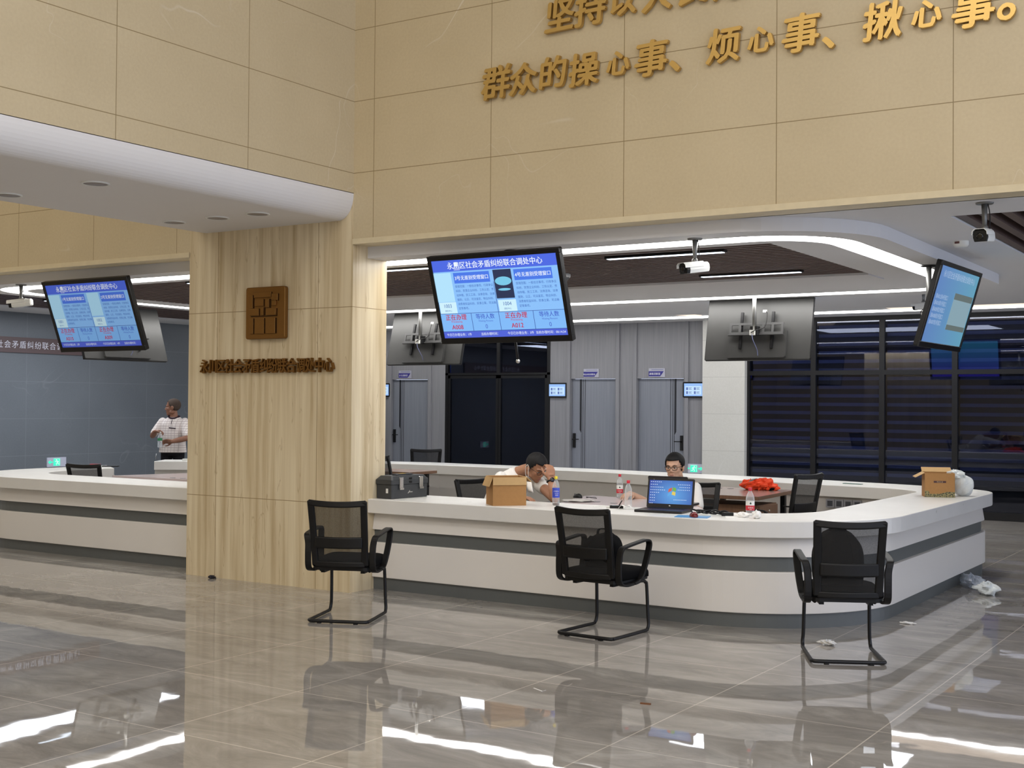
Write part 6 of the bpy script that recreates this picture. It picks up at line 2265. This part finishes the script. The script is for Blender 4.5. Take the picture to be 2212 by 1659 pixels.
t = tag(G().box(-0.085, -0.105, 0, 0.085, 0.105, 0.0015).build('paper_sheet', MAT['paper']), 'blank white paper sheet on the counter between the cables and the lone bottle', 'paper')
t.location, t.rotation_euler = (3.315, 0.545, ZT), (0, 0, 0.45)
for (x, y, r, seed, lab) in ((3.365, 0.535, (0.05, 0.032, 0.020), 2, 'flat crumpled white tissue lying on the paper sheet'),
                             (3.475, 0.535, (0.034, 0.032, 0.029), 8, 'round crumpled white paper ball in front of the lone bottle')):
    t = tag(crumple(G(), (0, 0, r[2] * 0.9), r, seed, 16, 10, 0.4).build('crumpled_tissue', MAT['paper']), lab, 'tissue')
    t.location = (x, y, ZT + 0.0015)
# card reader with its paper roll left of the laptop
t = thing('card_terminal', 'small black card terminal with a stub antenna left of the laptop', 'card terminal', (2.20, 0.715, ZT), 0.5)
G().rbox(-0.055, -0.03, 0.0, 0.055, 0.03, 0.022, 0.008).build('body', MAT['black_plastic'], t, bevel=0.003)
G().box(-0.035, -0.018, 0.022, 0.02, 0.012, 0.0232).build('display', plain('pale_display', srgb(120, 140, 150), 0.3), t)
G().tube([(0.02, 0.012, 0.02), (0.045, 0.03, 0.06)], 0.005, 8).build('antenna', MAT['black_plastic'], t)
g = G()
vs = []
for k in range(13):
    u = k / 12
    vs += [(-0.05 + 0.13 * u, -0.03, 0.022 * math.sin(u * PI) ** 0.5 * (1 - u * 0.3) + 0.001 + 0.014 * math.sin(u * 7) ** 2), (-0.05 + 0.13 * u, 0.03, 0.022 * math.sin(u * PI) ** 0.5 * (1 - u * 0.3) + 0.001 + 0.014 * math.sin(u * 7) ** 2)]
g.add(vs, [(2 * k, 2 * k + 2, 2 * k + 3, 2 * k + 1) for k in range(12)], True)
t = tag(g.build('receipt_paper', MAT['paper']), 'curled strip of white receipt paper between the card terminal and the laptop', 'paper')
t.location, t.rotation_euler = (2.295, 0.67, ZT + 0.001), (0, 0, 0.35)
t.modifiers.new('thickness', 'SOLIDIFY').thickness = 0.001
g = G().tube(smooth_path([(0, 0, 0.003), (0.03, 0.05, 0.003), (0.12, 0.05, 0.003), (0.16, 0.0, 0.003), (0.15, -0.05, 0.003)], 6), 0.0022, 6)
t = tag(g.build('white_cable', MAT['white_plastic']), 'thin white cable looped on the counter left of the card terminal', 'cable')
t.location = (1.98, 0.72, ZT)

# orange vest on the wooden desk
MAT['orange'] = plain('orange_vest_cloth', srgb(236, 74, 30), 0.85, var=0.1, scale=14, bump=0.3)
MAT['vest_grey'] = plain('grey_reflective_tape', srgb(120, 112, 108), 0.5)
t = thing('safety_vest', 'crumpled orange safety vest lying on the brown wooden desk', 'vest', (2.03, 4.18, 0.7515), 0.3)
g = G()
crumple(g, (-0.06, 0, 0.05), (0.11, 0.09, 0.052), 21, 22, 12, 0.35)
crumple(g, (0.07, 0.01, 0.055), (0.12, 0.09, 0.062), 22, 22, 12, 0.35)
crumple(g, (0.16, -0.02, 0.03), (0.08, 0.07, 0.034), 23, 20, 10, 0.4)
g.build('cloth', MAT['orange'], t)
G().ribbon(smooth_path([(-0.10, -0.07, 0.04), (-0.06, -0.075, 0.09), (-0.02, -0.04, 0.118), (0.0, 0.02, 0.11)], 4), 0.035, 0.005, (1, 0.2, 0.1)).build('reflective_tape', MAT['vest_grey'], t)
crumple(G(), (0.15, -0.065, 0.022), (0.05, 0.02, 0.02), 30, 14, 8, 0.3).build('dark_trim', MAT['black_fabric'], t)

# plastic bag behind the printed box
t = thing('plastic_bag', 'bulging white plastic bag leaning behind the printed cardboard box', 'bag', (4.16, 4.02, ZT))
crumple(G(), (0.0, 0.0, 0.10), (0.105, 0.10, 0.098), 41, 30, 18, 0.16).build('bag_body', MAT['bag_plastic'], t)
crumple(G(), (-0.075, -0.03, 0.205), (0.10, 0.07, 0.04), 44, 24, 10, 0.4).build('knotted_top', MAT['bag_plastic'], t)
crumple(G(), (0.0, 0.0, 0.085), (0.07, 0.07, 0.06), 47, 16, 10, 0.3).build('contents', MAT['white_plastic'], t)
t = tag(G().box(-0.10, -0.14, 0, 0.10, 0.14, 0.0015).build('paper_sheet', MAT['paper']), 'white paper sheet at the far rounded end of the counter behind the bag', 'paper')
t.location, t.rotation_euler = (4.0, 4.75, ZT), (0, 0, 0.5)
t = tag(G().rbox(-0.11, -0.03, 0, 0.11, 0.03, 0.006, 0.01).build('green_card', plain('dark_green_card', srgb(30, 84, 66), 0.5)), 'small dark green card lying on the back counter before the dark glass', 'card')
t.location, t.rotation_euler = (2.75, 5.15, ZT), (0, 0, -0.2)

# things on the left counters
t = thing('stapler', 'small black and red stapler on the left return of the left counter', 'stapler', (-6.12, 2.28, ZT), 1.0)
G().rbox(-0.07, -0.016, 0.0, 0.07, 0.016, 0.014, 0.006).build('base', MAT['black_plastic'], t)
G().rbox(-0.065, -0.012, 0.018, 0.07, 0.012, 0.034, 0.006).build('arm', MAT['cap_red'], t)
t = tag(G().rbox(-0.10, -0.05, 0, 0.10, 0.05, 0.012, 0.01).build('black_folder', MAT['black_plastic']), 'flat black folder near the end of the left return counter', 'folder')
t.location, t.rotation_euler = (-5.97, 2.40, ZT), (0, 0, 0.6)
for (x, y, w, h, lab) in ((-6.42, 4.1, 0.10, 0.032, 'low white box on the back counter in front of the checked-shirt man'), (-6.2, 4.28, 0.07, 0.036, 'small white box beside the low white box, in front of the checked-shirt man'),
                          (-5.85, 4.68, 0.10, 0.075, 'taller white box on the back counter at the column edge')):
    t = tag(G().rbox(-w / 2, -0.05, 0, w / 2, 0.05, h, 0.006).build('white_box', MAT['white_plastic']), lab, 'box', 'white boxes before the checked-shirt man')
    t.location, t.rotation_euler = (x, y, ZT), (0, 0, 0.6)

# ------------------------------------------------------------------ litter on the floor
MAT['navy_scrap'] = plain('dark_crumpled_scrap', srgb(26, 22, 34), 0.7)
t = tag(crumple(G(), (0, 0, 0.013), (0.04, 0.025, 0.014), 51, 14, 8, 0.5).build('litter_scrap', MAT['navy_scrap']), 'dark crumpled scrap on the floor at the foot of the column', 'litter')
t.location = (-1.605, -0.05, 0)
t = tag(crumple(G(), (0, 0, 0.016), (0.055, 0.035, 0.017), 52, 16, 8, 0.6).build('litter_scrap', MAT['paper']), 'white crumpled scrap on the floor under the chair at the counter corner', 'litter')
t.location = (4.17, 0.08, 0)
t = tag(crumple(G(), (0, 0, 0.008), (0.05, 0.02, 0.008), 53, 14, 8, 0.5).build('litter_scrap', MAT['paper']), 'small white scrap on the floor against the curved counter plinth', 'litter')
t.location = (4.40, 1.25, 0)
t = tag(G().ribbon([(-0.045, 0.02, 0.002), (0.035, -0.02, 0.002), (0.04, 0.01, 0.002)], 0.008, 0.002, (0.4, 1, 0)).build('litter_scrap', MAT['paper']), 'folded white strip on the floor in front of the middle visitor chair', 'litter')
t.location = (3.25, -2.21, 0)
t = tag(G().rbox(-0.03, -0.006, 0, 0.03, 0.006, 0.008, 0.003).build('litter_scrap', plain('brown_scrap', srgb(110, 70, 40), 0.7)), 'small brown splinter on the floor left of the right visitor chair', 'litter')
t.location, t.rotation_euler = (3.91, -2.17, 0), (0, 0, 0.2)
t = thing('wrapping_film', 'crumpled clear plastic film on the floor beside the right counter plinth', 'plastic film', (4.42, 3.45, 0), 0.4)
crumple(G(), (-0.02, 0.12, 0.055), (0.09, 0.26, 0.05), 61, 30, 12, 0.5).build('film_sheet', MAT['film_plastic'], t)
crumple(G(), (0.03, -0.32, 0.05), (0.09, 0.12, 0.05), 62, 22, 12, 0.4).build('film_ball', MAT['bag_plastic'], t)
